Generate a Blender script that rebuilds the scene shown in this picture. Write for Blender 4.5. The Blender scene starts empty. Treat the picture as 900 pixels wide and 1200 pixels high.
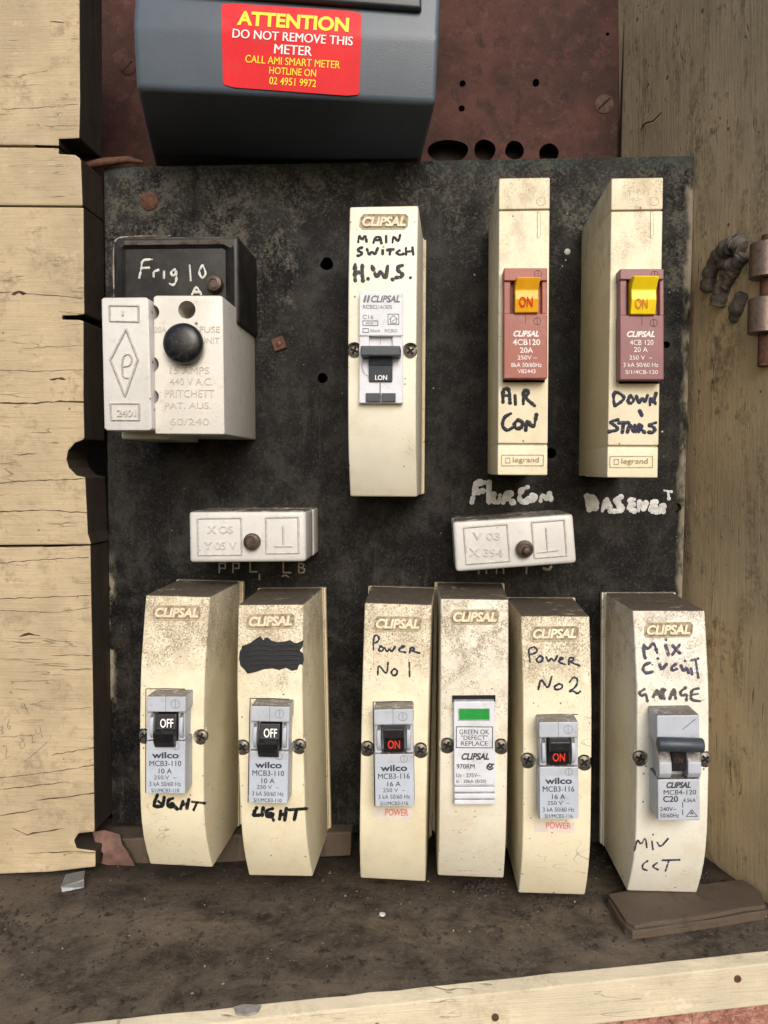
import bpy, bmesh, math, random
from mathutils import Vector, Matrix, noise as mnoise

# ------------------------------------------------------------------ basics
SC = bpy.context.scene
COL = SC.collection
S = 0.00045                  # metres per unit (one unit = one pixel of a 900x1200 view on the panel face)
FL, DC = 900.0, 900.0        # focal length in those pixels, camera distance from the panel face in units
VPX, VPY, ROLL = 510.0, 552.0, math.radians(0.6)

def V3(u, v, d): return Vector((u * S, -d * S, -v * S))

# camera: a phone held in front of the panel, yawed and pitched a little
_n = Vector((VPX - 450, 600 - VPY, -FL)).normalized()
_up = Vector((math.sin(ROLL), math.cos(ROLL), 0)); _z = (_up - _n * _up.dot(_n)).normalized(); _x = _n.cross(_z)
cam = bpy.data.cameras.new('camera'); camo = bpy.data.objects.new('camera', cam); COL.objects.link(camo)
cam.sensor_fit = 'VERTICAL'; cam.sensor_height = 36; cam.lens = 36 * FL / 1200
cam.clip_start = 0.01; cam.clip_end = 100
camo.matrix_world = Matrix.Translation(V3(0, 0, DC)) @ Matrix((_x, _n, _z)).to_4x4()
SC.camera = camo

# daylight: pale sky and one soft sun behind the photographer
SUN_EL, SUN_AZ = math.radians(30), math.radians(13)      # azimuth off the panel's normal, towards the right
w = bpy.data.worlds.new('World'); SC.world = w; w.use_nodes = True
wn = w.node_tree.nodes; wl = w.node_tree.links
sky = wn.new('ShaderNodeTexSky'); sky.sky_type = 'NISHITA'; sky.sun_disc = False
sky.sun_elevation = SUN_EL; sky.sun_rotation = math.pi - SUN_AZ
sky.dust_density = 4.0; sky.air_density = 1.0; sky.ozone_density = 1.0
bg = wn['Background']; bg.inputs['Strength'].default_value = 0.095
wl.new(sky.outputs[0], bg.inputs['Color'])
sl = bpy.data.lights.new('sun', 'SUN'); slo = bpy.data.objects.new('sun', sl); COL.objects.link(slo)
sl.energy = 1.4; sl.angle = math.radians(30); sl.color = (1.0, 0.99, 0.97)
_dir = Vector((-math.sin(SUN_AZ) * math.cos(SUN_EL), math.cos(SUN_AZ) * math.cos(SUN_EL), -math.sin(SUN_EL)))
slo.rotation_euler = _dir.to_track_quat('-Z', 'Y').to_euler(); slo.location = -_dir * 5
SC.view_settings.view_transform = 'Standard'; SC.view_settings.look = 'None'
SC.view_settings.exposure = 0.50; SC.view_settings.gamma = 1.0
SC.render.resolution_x = 768; SC.render.resolution_y = 1024

# ------------------------------------------------------------------ view maths
def ray(px, py):
    r = Vector((px - 450, 600 - py, -FL))
    return r.dot(_x), -r.dot(_z), r.dot(_n)          # u, v, into the wall
def W(px, py, d):
    a, b, c = ray(px, py); t = (DC - d) / c
    return a * t, b * t
class Flat:
    def __init__(s, d): s.d = d
    def map(s, px, py, h=0):
        u, v = W(px, py, s.d + h); return (u, v, s.d + h)
class Plane:
    """any plane through three points (u,v,d)"""
    def __init__(s, a, b, c):
        s.o = Vector(a); s.n = (Vector(b) - s.o).cross(Vector(c) - s.o).normalized()
        if s.n.dot(Vector((0, 0, DC)) - s.o) < 0: s.n = -s.n
    def map(s, px, py, h=0):
        a, b, c = ray(px, py); dr = Vector((a, b, -c)); o = Vector((0, 0, DC))
        t = (s.o + s.n * h - o).dot(s.n) / dr.dot(s.n)
        return tuple(o + dr * t)
class Frame:
    def __init__(s, cx, cy, rot=0): s.cx, s.cy, s.c, s.s = cx, cy, math.cos(rot), math.sin(rot)
    def __call__(s, x, y): return (s.cx + x * s.c - y * s.s, s.cy + x * s.s + y * s.c)
ID = Frame(0, 0)
def zoom(ox, oy, k): return lambda p: (ox + p[0] / k, oy + p[1] / k)

# ------------------------------------------------------------------ mesh builder
class MB:
    def __init__(s): s.v = []; s.f = []
    def add(s, vs, fs):
        b = len(s.v); s.v += [tuple(p) for p in vs]; s.f += [tuple(i + b for i in f) for f in fs]; return s
    def prism(s, front, back):
        n = len(front)
        return s.add(list(front) + list(back), [tuple(range(n)), tuple(range(2 * n - 1, n - 1, -1))] +
                     [(i, i + n, (i + 1) % n + n, (i + 1) % n) for i in range(n)])
    def poly(s, pts, d0, d1, fr=ID, grow=0.0):
        """outline given in view pixels on the plane d1, extruded straight back to d0"""
        uv = [W(*fr(*p), d1) for p in pts]
        if grow:
            cu = sum(p[0] for p in uv) / len(uv); cv = sum(p[1] for p in uv) / len(uv)
            bk = [(p[0] + (grow if p[0] > cu else -grow), p[1] + (grow if p[1] > cv else -grow), d0) for p in uv]
        else: bk = [(p[0], p[1], d0) for p in uv]
        return s.prism([(p[0], p[1], d1) for p in uv], bk)
    def box(s, x0, y0, x1, y1, d0, d1, fr=ID, grow=0.0):
        return s.poly([(x0, y0), (x1, y0), (x1, y1), (x0, y1)], d0, d1, fr, grow)
    def ubox(s, u0, v0, u1, v1, d0, d1):
        return s.prism([(u0, v0, d1), (u1, v0, d1), (u1, v1, d1), (u0, v1, d1)], [(u0, v0, d0), (u1, v0, d0), (u1, v1, d0), (u0, v1, d0)])
    def lathe(s, c, prof, seg=24, axis='d', ang=0):
        """c=(u,v,d); prof = [(radius, height along axis)...]"""
        vs = []; fs = []; n = len(prof)
        for r, h in prof:
            for k in range(seg):
                a = 2 * math.pi * k / seg + ang; x, y = r * math.cos(a), r * math.sin(a)
                if axis == 'd': vs.append((c[0] + x, c[1] + y, c[2] + h))
                elif axis == 'v': vs.append((c[0] + x, c[1] + h, c[2] + y))
                else: vs.append((c[0] + h, c[1] + x, c[2] + y))
        for i in range(n - 1):
            for k in range(seg):
                a, b = i * seg + k, i * seg + (k + 1) % seg
                fs.append((a, b, b + seg, a + seg))
        fs.append(tuple(range(seg - 1, -1, -1))); fs.append(tuple(range((n - 1) * seg, n * seg)))
        return s.add(vs, fs)
    def tube(s, pts, radii, seg=10):
        P = [Vector(p) for p in pts]; vs = []; fs = []
        for i, p in enumerate(P):
            t = (P[min(i + 1, len(P) - 1)] - P[max(i - 1, 0)]).normalized()
            a = t.cross(Vector((0.3, 0.2, 1))).normalized(); b = t.cross(a)
            r = radii[i] if isinstance(radii, (list, tuple)) else radii
            for k in range(seg):
                q = 2 * math.pi * k / seg; vs.append(p + a * r * math.cos(q) + b * r * math.sin(q))
        for i in range(len(P) - 1):
            for k in range(seg):
                a, b = i * seg + k, i * seg + (k + 1) % seg; fs.append((a, b, b + seg, a + seg))
        fs.append(tuple(range(seg))); fs.append(tuple(range((len(P) - 1) * seg, len(P) * seg)))
        return s.add(vs, fs)
    # -------- flat marks laid on a surface
    def stroke(s, pts, wid, surf, h=0.25, dome=0.35, smooth=True, jit=0.0):
        """pen line through view pixels, lying on a surface"""
        if smooth and len(pts) > 2:
            closed = pts[0] == pts[-1]
            for _ in range(2):
                q = [pts[0]]
                for a, b in zip(pts, pts[1:]):
                    q += [(a[0] * .78 + b[0] * .22, a[1] * .78 + b[1] * .22), (a[0] * .22 + b[0] * .78, a[1] * .22 + b[1] * .78)]
                pts = q + [pts[-1]]
        r0 = wid / 2
        for i, p in enumerate(pts):
            r = r0 * (1 + jit * math.sin(i * 2.3 + p[0]) + 1.3 * jit * math.sin(i * .7 + p[1] * .5)) * (.78 if jit and len(pts) > 3 and i in (0, len(pts) - 1) else 1); hh = h + 0.004 * (len(s.v) % 17)
            vs = [surf.map(p[0], p[1], hh + dome)] + [surf.map(p[0] + r * math.cos(a * math.pi / 5), p[1] + r * math.sin(a * math.pi / 5), hh) for a in range(10)]
            s.add(vs, [(0, 1 + k, 1 + (k + 1) % 10) for k in range(10)])
            if i + 1 < len(pts):
                q = pts[i + 1]; dx, dy = q[0] - p[0], q[1] - p[1]; L = math.hypot(dx, dy)
                if L < 1e-6: continue
                nx, ny = -dy / L * r, dx / L * r
                m = max(1, int(L / 10)); vs = []; fs = []
                for j in range(m + 1):
                    t = j / m; x, y = p[0] + dx * t, p[1] + dy * t
                    vs += [surf.map(x + nx, y + ny, hh + .002), surf.map(x, y, hh + dome + .003), surf.map(x - nx, y - ny, hh + .002)]
                for j in range(m):
                    b = j * 3; fs += [(b, b + 1, b + 4, b + 3), (b + 1, b + 2, b + 5, b + 4)]
                s.add(vs, fs)
        return s
    def strokes(s, lines, tr, wid, surf, **k):
        for l in lines: s.stroke([tr(p) for p in l], wid, surf, **k)
        return s
    def sheet(s, pts, surf, h):
        return s.add([surf.map(p[0], p[1], h) for p in pts], [tuple(range(len(pts)))])
    def text(s, body, cx, cy, wd, ht, surf, h=0.3, fr=ID, bold=0.0, shear=0.0, depth=0.0):
        copies = []
        if bold and 'M' in body: copies = [-bold * ht * 1.1, bold * ht * 1.1]; bold = 0.0    # thicken by overprinting
        vs, fs = text_shape(body, bold, shear)
        vv = [fr(cx + x * wd, cy - y * ht) for x, y in vs]
        s.add([surf.map(p[0], p[1], h) for p in vv], fs)
        for k, off in enumerate(copies): s.add([surf.map(*fr(cx + x * wd + off, cy - y * ht), h + .02 * (k + 1)) for x, y in vs], fs)
        if depth:                                        # raised moulded letters: walls round the outline
            cnt = {}
            for f in fs:
                for a, b in zip(f, f[1:] + f[:1]): cnt[(a, b)] = 1
            for (a, b) in list(cnt):
                if (b, a) not in cnt:
                    p, q = vv[a], vv[b]
                    s.add([surf.map(p[0], p[1], h), surf.map(q[0], q[1], h), surf.map(q[0], q[1], h - depth), surf.map(p[0], p[1], h - depth)], [(0, 1, 2, 3)])
        return s
    # -------- finish
    def mesh(s, name, bevel=0, seg=2, smooth=None, loc=Vector((0, 0, 0)), world=False, ang=28):
        me = bpy.data.meshes.new(name)
        pts = [Vector(p) for p in s.v] if world else [V3(*p) for p in s.v]
        me.from_pydata([p - loc for p in pts], [], s.f)
        bm = bmesh.new(); bm.from_mesh(me)
        bmesh.ops.recalc_face_normals(bm, faces=bm.faces)
        if bevel:
            es = [e for e in bm.edges if len(e.link_faces) == 2 and e.calc_face_angle(0) > math.radians(ang)]
            bmesh.ops.bevel(bm, geom=es, offset=bevel * S, segments=seg, profile=0.55, affect='EDGES', clamp_overlap=True)
        bm.to_mesh(me); bm.free()
        if smooth:
            me.polygons.foreach_set('use_smooth', [True] * len(me.polygons)); me.set_sharp_from_angle(angle=math.radians(smooth))
        return me
    def build(s, name, m, parent=None, bevel=0, seg=2, smooth=None, loc=None, cut=None, label=None, ang=28):
        if loc is None: loc = base_of(parent)
        me = s.mesh(name, bevel, seg, smooth, loc, ang=ang)
        o = bpy.data.objects.new(name, me); COL.objects.link(o)
        me.materials.append(m)
        if cut is not None:
            cm = cut.mesh('cutter', loc=loc); co = bpy.data.objects.new('cutter', cm); COL.objects.link(co)
            md = o.modifiers.new('b', 'BOOLEAN'); md.object = co; md.operation = 'DIFFERENCE'; md.solver = 'EXACT'
            dg = bpy.context.evaluated_depsgraph_get()
            nm = bpy.data.meshes.new_from_object(o.evaluated_get(dg)); o.modifiers.clear(); o.data = nm
            nm.name = name
            bpy.data.objects.remove(co); bpy.data.meshes.remove(cm); bpy.data.meshes.remove(me)
            if smooth: nm.polygons.foreach_set('use_smooth', [True] * len(nm.polygons)); nm.set_sharp_from_angle(angle=math.radians(smooth))
        if parent: o.parent = parent
        else: o.location = loc
        if label: o['label'] = label
        return o

def base_of(o):
    p = Vector((0, 0, 0))
    while o is not None: p += o.location; o = o.parent
    return p
_tc = {}
def text_shape(body, bold, shear):
    k = (body, bold, shear)
    if k not in _tc:
        c = bpy.data.curves.new('t', 'FONT'); c.body = body; c.size = 1; c.shear = shear; c.offset = bold; c.resolution_u = 4
        o = bpy.data.objects.new('t', c); COL.objects.link(o)
        dg = bpy.context.evaluated_depsgraph_get()
        me = bpy.data.meshes.new_from_object(o.evaluated_get(dg))
        vs = [(v.co.x, v.co.y) for v in me.vertices]; fs = [tuple(p.vertices) for p in me.polygons]
        bpy.data.objects.remove(o); bpy.data.curves.remove(c); bpy.data.meshes.remove(me)
        x0, x1 = min(p[0] for p in vs), max(p[0] for p in vs); y0, y1 = min(p[1] for p in vs), max(p[1] for p in vs)
        _tc[k] = ([((x - x0) / (x1 - x0) - .5, (y - y0) / max(1e-6, y1 - y0) - .5) for x, y in vs], fs)
    return _tc[k]
def tag(o, label, cat, group=None):
    o['label'] = label; o['category'] = cat
    if group: o['group'] = group
    return o
def thing(name, label, cat, at, group=None):
    o = bpy.data.objects.new(name, None); COL.objects.link(o); o.location = V3(*at); o.empty_display_size = .01
    return tag(o, label, cat, group)

# ------------------------------------------------------------------ materials
class NT:
    def __init__(s, name):
        s.m = bpy.data.materials.new(name); s.m.use_nodes = True
        s.t = s.m.node_tree; s.b = s.t.nodes['Principled BSDF']
        tc = s.t.nodes.new('ShaderNodeTexCoord'); s._raw = s.vm('SCALE', tc.outputs['Object'], None, 1 / S)
        oi = s.t.nodes.new('ShaderNodeObjectInfo')
        s.rnd = oi.outputs['Random']
        mu = s.mt('MULTIPLY', s.rnd, 937.0)
        s.co = s.vm('ADD', s._raw, mu)
    def L(s, a, b): s.t.links.new(a, b)
    def put(s, sock, v):
        if hasattr(v, 'is_linked'): s.L(v, sock)
        else: sock.default_value = v
    def vm(s, op, a, b=None, scale=None):
        n = s.t.nodes.new('ShaderNodeVectorMath'); n.operation = op; s.put(n.inputs[0], a)
        if b is not None: s.put(n.inputs[1], b)
        if scale is not None: n.inputs['Scale'].default_value = scale
        return n.outputs[0]
    def mt(s, op, a, b=0.0, clamp=False):
        n = s.t.nodes.new('ShaderNodeMath'); n.operation = op; n.use_clamp = clamp
        s.put(n.inputs[0], a); s.put(n.inputs[1], b); return n.outputs[0]
    def rng(s, a, lo, hi, smooth=True):
        n = s.t.nodes.new('ShaderNodeMapRange'); n.interpolation_type = 'SMOOTHSTEP' if smooth else 'LINEAR'
        s.put(n.inputs[0], a); s.put(n.inputs[1], lo); s.put(n.inputs[2], hi); return n.outputs[0]
    def noise(s, size, detail=4, rough=.6, stretch=(1, 1, 1), co=None, dist=0.0):
        v = s.vm('MULTIPLY', co or s.co, tuple(1.0 / (size * k) for k in stretch))
        n = s.t.nodes.new('ShaderNodeTexNoise'); n.inputs['Scale'].default_value = 1; n.inputs['Detail'].default_value = detail
        n.inputs['Roughness'].default_value = rough; n.inputs['Distortion'].default_value = dist
        s.L(v, n.inputs['Vector']); return n.outputs[0]
    def cells(s, size, stretch=(1, 1, 1)):
        v = s.vm('MULTIPLY', s.co, tuple(1.0 / (size * k) for k in stretch))
        n = s.t.nodes.new('ShaderNodeTexVoronoi'); n.inputs['Scale'].default_value = 1; s.L(v, n.inputs['Vector'])
        return n.outputs['Distance'], n.outputs['Color']
    def xyz(s, co=None):
        n = s.t.nodes.new('ShaderNodeSeparateXYZ'); s.L(co or s._raw, n.inputs[0]); return n.outputs
    def up(s, lo=.3, hi=.8):
        g = s.t.nodes.new('ShaderNodeNewGeometry'); n = s.t.nodes.new('ShaderNodeSeparateXYZ'); s.L(g.outputs['Normal'], n.inputs[0])
        return s.rng(n.outputs[2], lo, hi)
    def mix(s, f, a, b):
        n = s.t.nodes.new('ShaderNodeMix'); n.data_type = 'RGBA'; s.put(n.inputs[0], f)
        s.put(n.inputs[6], a if hasattr(a, 'is_linked') else (*a, 1)); s.put(n.inputs[7], b if hasattr(b, 'is_linked') else (*b, 1)); return n.outputs[2]
    def spots(s, size, r, keep=.5):
        """small round specks, only some of the cells"""
        d, c = s.cells(size); n = s.t.nodes.new('ShaderNodeSeparateColor'); s.L(c, n.inputs[0])
        rad = s.mt('MULTIPLY', n.outputs[1], r)
        a = s.mt('LESS_THAN', d, rad); b = s.mt('GREATER_THAN', n.outputs[0], 1 - keep)
        return s.mt('MULTIPLY', a, b)
    def done(s, col, rough=.6, bump=None, bstr=.3, bdist=1.0, metal=0.0, spec=.5):
        s.put(s.b.inputs['Base Color'], col if hasattr(col, 'is_linked') else (*col, 1))
        s.put(s.b.inputs['Roughness'], rough); s.b.inputs['Metallic'].default_value = metal
        s.b.inputs['Specular IOR Level'].default_value = spec
        if bump is not None:
            n = s.t.nodes.new('ShaderNodeBump'); n.inputs['Strength'].default_value = bstr; n.inputs['Distance'].default_value = bdist * S
            s.L(bump, n.inputs['Height']); s.L(n.outputs[0], s.b.inputs['Normal'])
        return s.m

def plain(name, col, rough=.5, var=.15, size=14, metal=0.0, spec=.5, dirt=None, damt=.3, bstr=.15):
    n = NT(name); a = n.noise(size, 5, .65)
    c = n.mix(n.rng(a, .3, .7), tuple(x * (1 - var) for x in col), tuple(min(1, x * (1 + var * .6)) for x in col))
    if dirt: c = n.mix(n.mt('MULTIPLY', n.rng(n.noise(size * .5, 6, .75), .52, .7), damt), c, dirt)
    return n.done(c, rough, n.noise(3, 3), bstr, .6, metal, spec)

DUST = (.055, .042, .030)
def cream(name, col, z0=170, z1=250, amt=.8, tint=(.62, .46, .24), patchy=.35, up=.97, base=.22):
    n = NT(name)
    c = n.mix(n.rng(n.noise(60, 4, .6), .35, .7), tuple(x * .93 for x in col), col)
    c = n.mix(n.mt('MULTIPLY', n.rng(n.noise(28, 6, .7), .5, .75), .30), c, tint)
    z = n.xyz()[2]
    # dust caught on the upper face, thinning downwards in patches
    band = n.rng(n.mt('ADD', z, n.mt('MULTIPLY', n.mt('SUBTRACT', n.noise(40, 4, .6), .5), 120.0)), z0, z1)
    patch = n.rng(n.noise(34, 5, .65, dist=.5), .42, .62)
    dens = n.mt('ADD', n.mt('MULTIPLY', band, n.mt('ADD', n.mt('MULTIPLY', patch, 1 - patchy), patchy)), base)
    speck = n.noise(1.7, 2, .8)
    thr = n.mt('SUBTRACT', .70, n.mt('MULTIPLY', dens, .22))
    sp = n.rng(n.mt('SUBTRACT', speck, thr), 0.0, .10)
    c = n.mix(n.mt('MULTIPLY', sp, amt), c, (.20, .15, .105))
    c = n.mix(n.mt('MULTIPLY', n.spots(7, .16, .35), .8), c, (.06, .045, .03))
    c = n.mix(n.mt('MULTIPLY', n.mt('MULTIPLY', n.rng(dens, .12, .9), n.rng(n.noise(16, 6, .75, (1, 1, 1.5), dist=.6), .36, .66)), .50), c, (.33, .255, .17))
    c = n.mix(n.mt('MULTIPLY', n.rng(n.noise(75, 5, .7), .50, .66), .32), c, (.55, .445, .29))
    # hairline scratches
    sc = n.rng(n.mt('ABSOLUTE', n.mt('SUBTRACT', n.noise(55, 2, .5, (1, 1, .45), dist=1.2), .5)), .006, .0)
    c = n.mix(n.mt('MULTIPLY', n.mt('MULTIPLY', sc, n.rng(n.noise(45, 2), .52, .62)), .6), c, (.20, .15, .10))
    # grime along the flanks
    x = NT.xyz(n)
    # settled dust on the top
    u = n.mt('MULTIPLY', n.up(.45, .8), n.rng(n.noise(26, 5, .65), .26, .42))
    c = n.mix(n.mt('MULTIPLY', u, up), c, n.mix(n.rng(n.noise(5, 5, .7), .4, .7), DUST, (.11, .085, .06)))
    return n.done(c, n.mt('ADD', .42, n.mt('MULTIPLY', dens, .3)), n.noise(2.2, 3, .7), .22, .5)

M = {}
M['cream_a'] = cream('cream_plastic', (.785, .72, .535), 185, 268, .8, patchy=.62)
M['cream_b'] = cream('pale_plastic', (.75, .715, .60), 110, 255, .75, patchy=.25, base=.3)
M['cream_c'] = cream('white_plastic', (.78, .765, .68), 170, 290, .7, patchy=.25, base=.25)
M['cream_h'] = cream('clean_plastic', (.78, .74, .61), 330, 420, .35, up=.5, base=.08)
M['cream_s'] = cream('ivory_plastic', (.77, .70, .51), 40, 420, .55, patchy=.25, up=.6)
def side_tan(n): return n
M['dirt'] = plain('moulding_dirt', (.33, .265, .175), .8, .6, 4)
M['logo'] = plain('raised_logo', (.70, .615, .43), .5, .2, 5, dirt=(.20, .15, .10), damt=.55)
M['base'] = cream('base_plastic', (.62, .53, .36), 100, 330, .6)
def ceramic(name, col, dirty=.4):
    n = NT(name)
    c = n.mix(n.rng(n.noise(50, 4), .35, .7), tuple(x * .9 for x in col), col)
    c = n.mix(n.mt('MULTIPLY', n.rng(n.noise(16, 6, .75), .55, .75), dirty), c, (.30, .25, .18))
    c = n.mix(n.mt('MULTIPLY', n.spots(11, .2, .3), .85), c, (.07, .055, .04))
    c = n.mix(n.mt('MULTIPLY', n.rng(n.noise(2.5, 3, .8), .62, .74), .5), c, (.22, .18, .13))
    u = n.mt('MULTIPLY', n.up(.5, .9), n.rng(n.noise(16, 5, .7), .3, .5))
    c = n.mix(n.mt('MULTIPLY', u, .9), c, (.09, .07, .05))
    return n.done(c, .27, n.noise(5, 5, .7), .3, .9)
M['ceramic'] = ceramic('white_ceramic', (.70, .675, .62), .5)
M['ceramic_w'] = ceramic('glazed_ceramic', (.64, .635, .615), .45)
M['emboss'] = plain('ceramic_emboss', (.52, .48, .41), .45, .25, 4, dirt=(.30, .25, .18), damt=.7)
M['crack'] = plain('dark_crack', (.085, .060, .038), .9, .5, 6, spec=.1)
M['grit'] = plain('pale_grit', (.36, .32, .26), .9, .5, 30)
M['brass'] = plain('dull_brass', (.10, .058, .042), .7, .4, 5, spec=.2, dirt=(.04, .025, .02), damt=.5)
def ink(name, col, gaps=.5, thin=.25):
    """marker worn through in places: the plastic below shows"""
    n = NT(name); a = n.noise(6, 5, .75); f = n.noise(1.6, 3, .8)
    c = n.mix(n.rng(a, .3, .7), tuple(x * .5 for x in col), tuple(x * 1.5 for x in col))
    al = n.mt('SUBTRACT', 1.0, n.mt('MULTIPLY', n.rng(n.mt('ADD', n.mt('MULTIPLY', a, .55), n.mt('MULTIPLY', f, .45)), .50, .62), gaps))
    al = n.mt('MULTIPLY', al, 1 - thin * .4)
    n.put(n.b.inputs['Alpha'], al)
    return n.done(c, .5, None, spec=.3)
M['emboss_w'] = plain('glazed_emboss', (.56, .54, .50), .4, .2, 5, dirt=(.36, .32, .26), damt=.6)
M['scribble'] = plain('black_scribble', (.007, .008, .011), .5, .6, 3, spec=.3, dirt=(.035, .032, .03), damt=.5)
M['ink'] = ink('black_marker', (.010, .011, .015), .55, .0)
M['ink_blue'] = ink('navy_marker', (.016, .019, .045), .65, .2)
M['ink_violet'] = ink('faded_violet_marker', (.06, .052, .095), .7, .3)
M['ink_grey'] = ink('faded_grey_marker', (.085, .085, .085), .7, .3)
M['ink_worn'] = ink('worn_black_marker', (.030, .031, .036), .8, .2)
M['print'] = plain('dark_print', (.045, .045, .055), .5, .3, 4)
M['print_grey'] = plain('grey_print', (.16, .165, .18), .5, .3, 4)
M['print_white'] = plain('white_print', (.80, .76, .74), .5, .25, 3, dirt=(.35, .15, .12), damt=.5)
M['print_yellow'] = plain('yellow_print', (.95, .72, .02), .45, .05, 10)
M['sticker_white'] = plain('sticker_print', (.9, .9, .9), .45, .04, 10)
M['red_sticker'] = plain('red_sticker', (.74, .012, .022), .42, .10, 50, spec=.3, dirt=(.42, .06, .05), damt=.5)
M['red_on'] = plain('red_print', (.75, .05, .03), .5, .15, 4)
M['pink_on'] = plain('faded_red_print', (.72, .18, .10), .5, .2, 4)
M['power'] = plain('power_sticker', (.70, .64, .58), .5, .12, 8, dirt=(.5, .4, .3), damt=.4)
M['power_red'] = plain('power_print', (.74, .17, .12), .5, .2, 4)
def grey_mod(name, col, dust=.9):
    n = NT(name)
    c = n.mix(n.rng(n.noise(20, 5, .6), .35, .7), tuple(x * .9 for x in col), col)
    c = n.mix(n.mt('MULTIPLY', n.rng(n.noise(2.2, 3, .8), .62, .72), .45), c, (.16, .13, .10))
    c = n.mix(n.mt('MULTIPLY', n.rng(n.noise(13, 5, .7), .55, .7), .3), c, (.3, .26, .2))
    u = n.mt('MULTIPLY', n.up(.25, .6), n.rng(n.noise(9, 4, .7), .25, .5))
    c = n.mix(n.mt('MULTIPLY', u, dust), c, n.mix(n.rng(n.noise(3, 4), .4, .65), (.06, .045, .032), (.17, .13, .09)))
    return n.done(c, .42, n.noise(2.5, 3), .12, .5)
M['mod_grey'] = grey_mod('pale_grey_module', (.47, .505, .575))
M['mod_white'] = grey_mod('white_module', (.68, .70, .76), .5)
M['mod_plate'] = grey_mod('grey_label_face', (.49, .545, .64))
M['mod_red'] = grey_mod('brick_red_module', (.31, .082, .060), .2)
M['mod_plum'] = grey_mod('plum_module', (.24, .085, .095), .3)
M['toggle_black'] = plain('black_toggle', (.012, .012, .014), .35, .3, 8, dirt=(.10, .09, .08), damt=.25)
M['toggle_slate'] = plain('slate_toggle', (.040, .050, .065), .45, .15, 10, dirt=(.15, .14, .13), damt=.2)
M['toggle_orange'] = plain('orange_toggle', (.86, .42, .015), .4, .1, 10, dirt=(.35, .2, .03), damt=.5)
M['toggle_yellow'] = plain('yellow_toggle', (.90, .66, .010), .4, .1, 10, dirt=(.35, .25, .03), damt=.4)
M['green'] = plain('green_window', (.025, .30, .055), .3, .15, 12)
M['void'] = plain('dark_gap_and_shadow', (.006, .005, .005), .9, .3, 8)
def steel(name, col, rust=.35):
    n = NT(name)
    c = n.mix(n.mt('MULTIPLY', n.rng(n.noise(5, 5, .75), .48, .65), rust), col, (.10, .055, .03))
    return n.done(c, n.mt('ADD', .32, n.mt('MULTIPLY', n.noise(4, 4), .3)), n.noise(2, 3), .35, .6, .75)
M['steel'] = steel('dull_steel', (.20, .19, .17), .6)
M['zinc'] = steel('grey_zinc', (.24, .25, .26), .35)
M['rust'] = plain('rusty_iron', (.105, .045, .026), .85, .5, 5, dirt=(.04, .02, .012), damt=.6, bstr=.5)
M['bolt'] = plain('brown_bolt', (.090, .062, .050), .5, .5, 6, metal=.4, dirt=(.02, .015, .012), damt=.5)
M['copper'] = steel('worn_copper_hinge', (.21, .158, .138), .6)
M['knob'] = plain('black_bakelite', (.010, .010, .012), .36, .5, 9, dirt=(.10, .09, .08), damt=.4)
def bakelite():
    n = NT('dusty_bakelite')
    c = n.mix(n.rng(n.noise(26, 6, .7), .35, .75), (.007, .0065, .006), (.030, .027, .023))
    c = n.mix(n.mt('MULTIPLY', n.rng(n.noise(2, 3, .8), .62, .74), .4), c, (.16, .15, .13))
    u = n.mt('MULTIPLY', n.up(.2, .7), n.rng(n.noise(14, 5, .7), .3, .55))
    c = n.mix(n.mt('MULTIPLY', u, .8), c, (.12, .10, .08))
    return n.done(c, .42, n.noise(3, 4), .2, .6, spec=.35)
M['bakelite'] = bakelite()
M['chalk'] = plain('white_paint', (.62, .61, .57), .6, .35, 5, dirt=(.22, .2, .17), damt=.5, bstr=.5)
M['chalk_dim'] = plain('dull_engraving', (.30, .26, .22), .8, .4, 4, dirt=(.08, .06, .05), damt=.5)
M['chalk_grey'] = plain('grey_paint', (.56, .57, .57), .5, .3, 7, dirt=(.14, .14, .14), damt=.45, bstr=.5)

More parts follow.
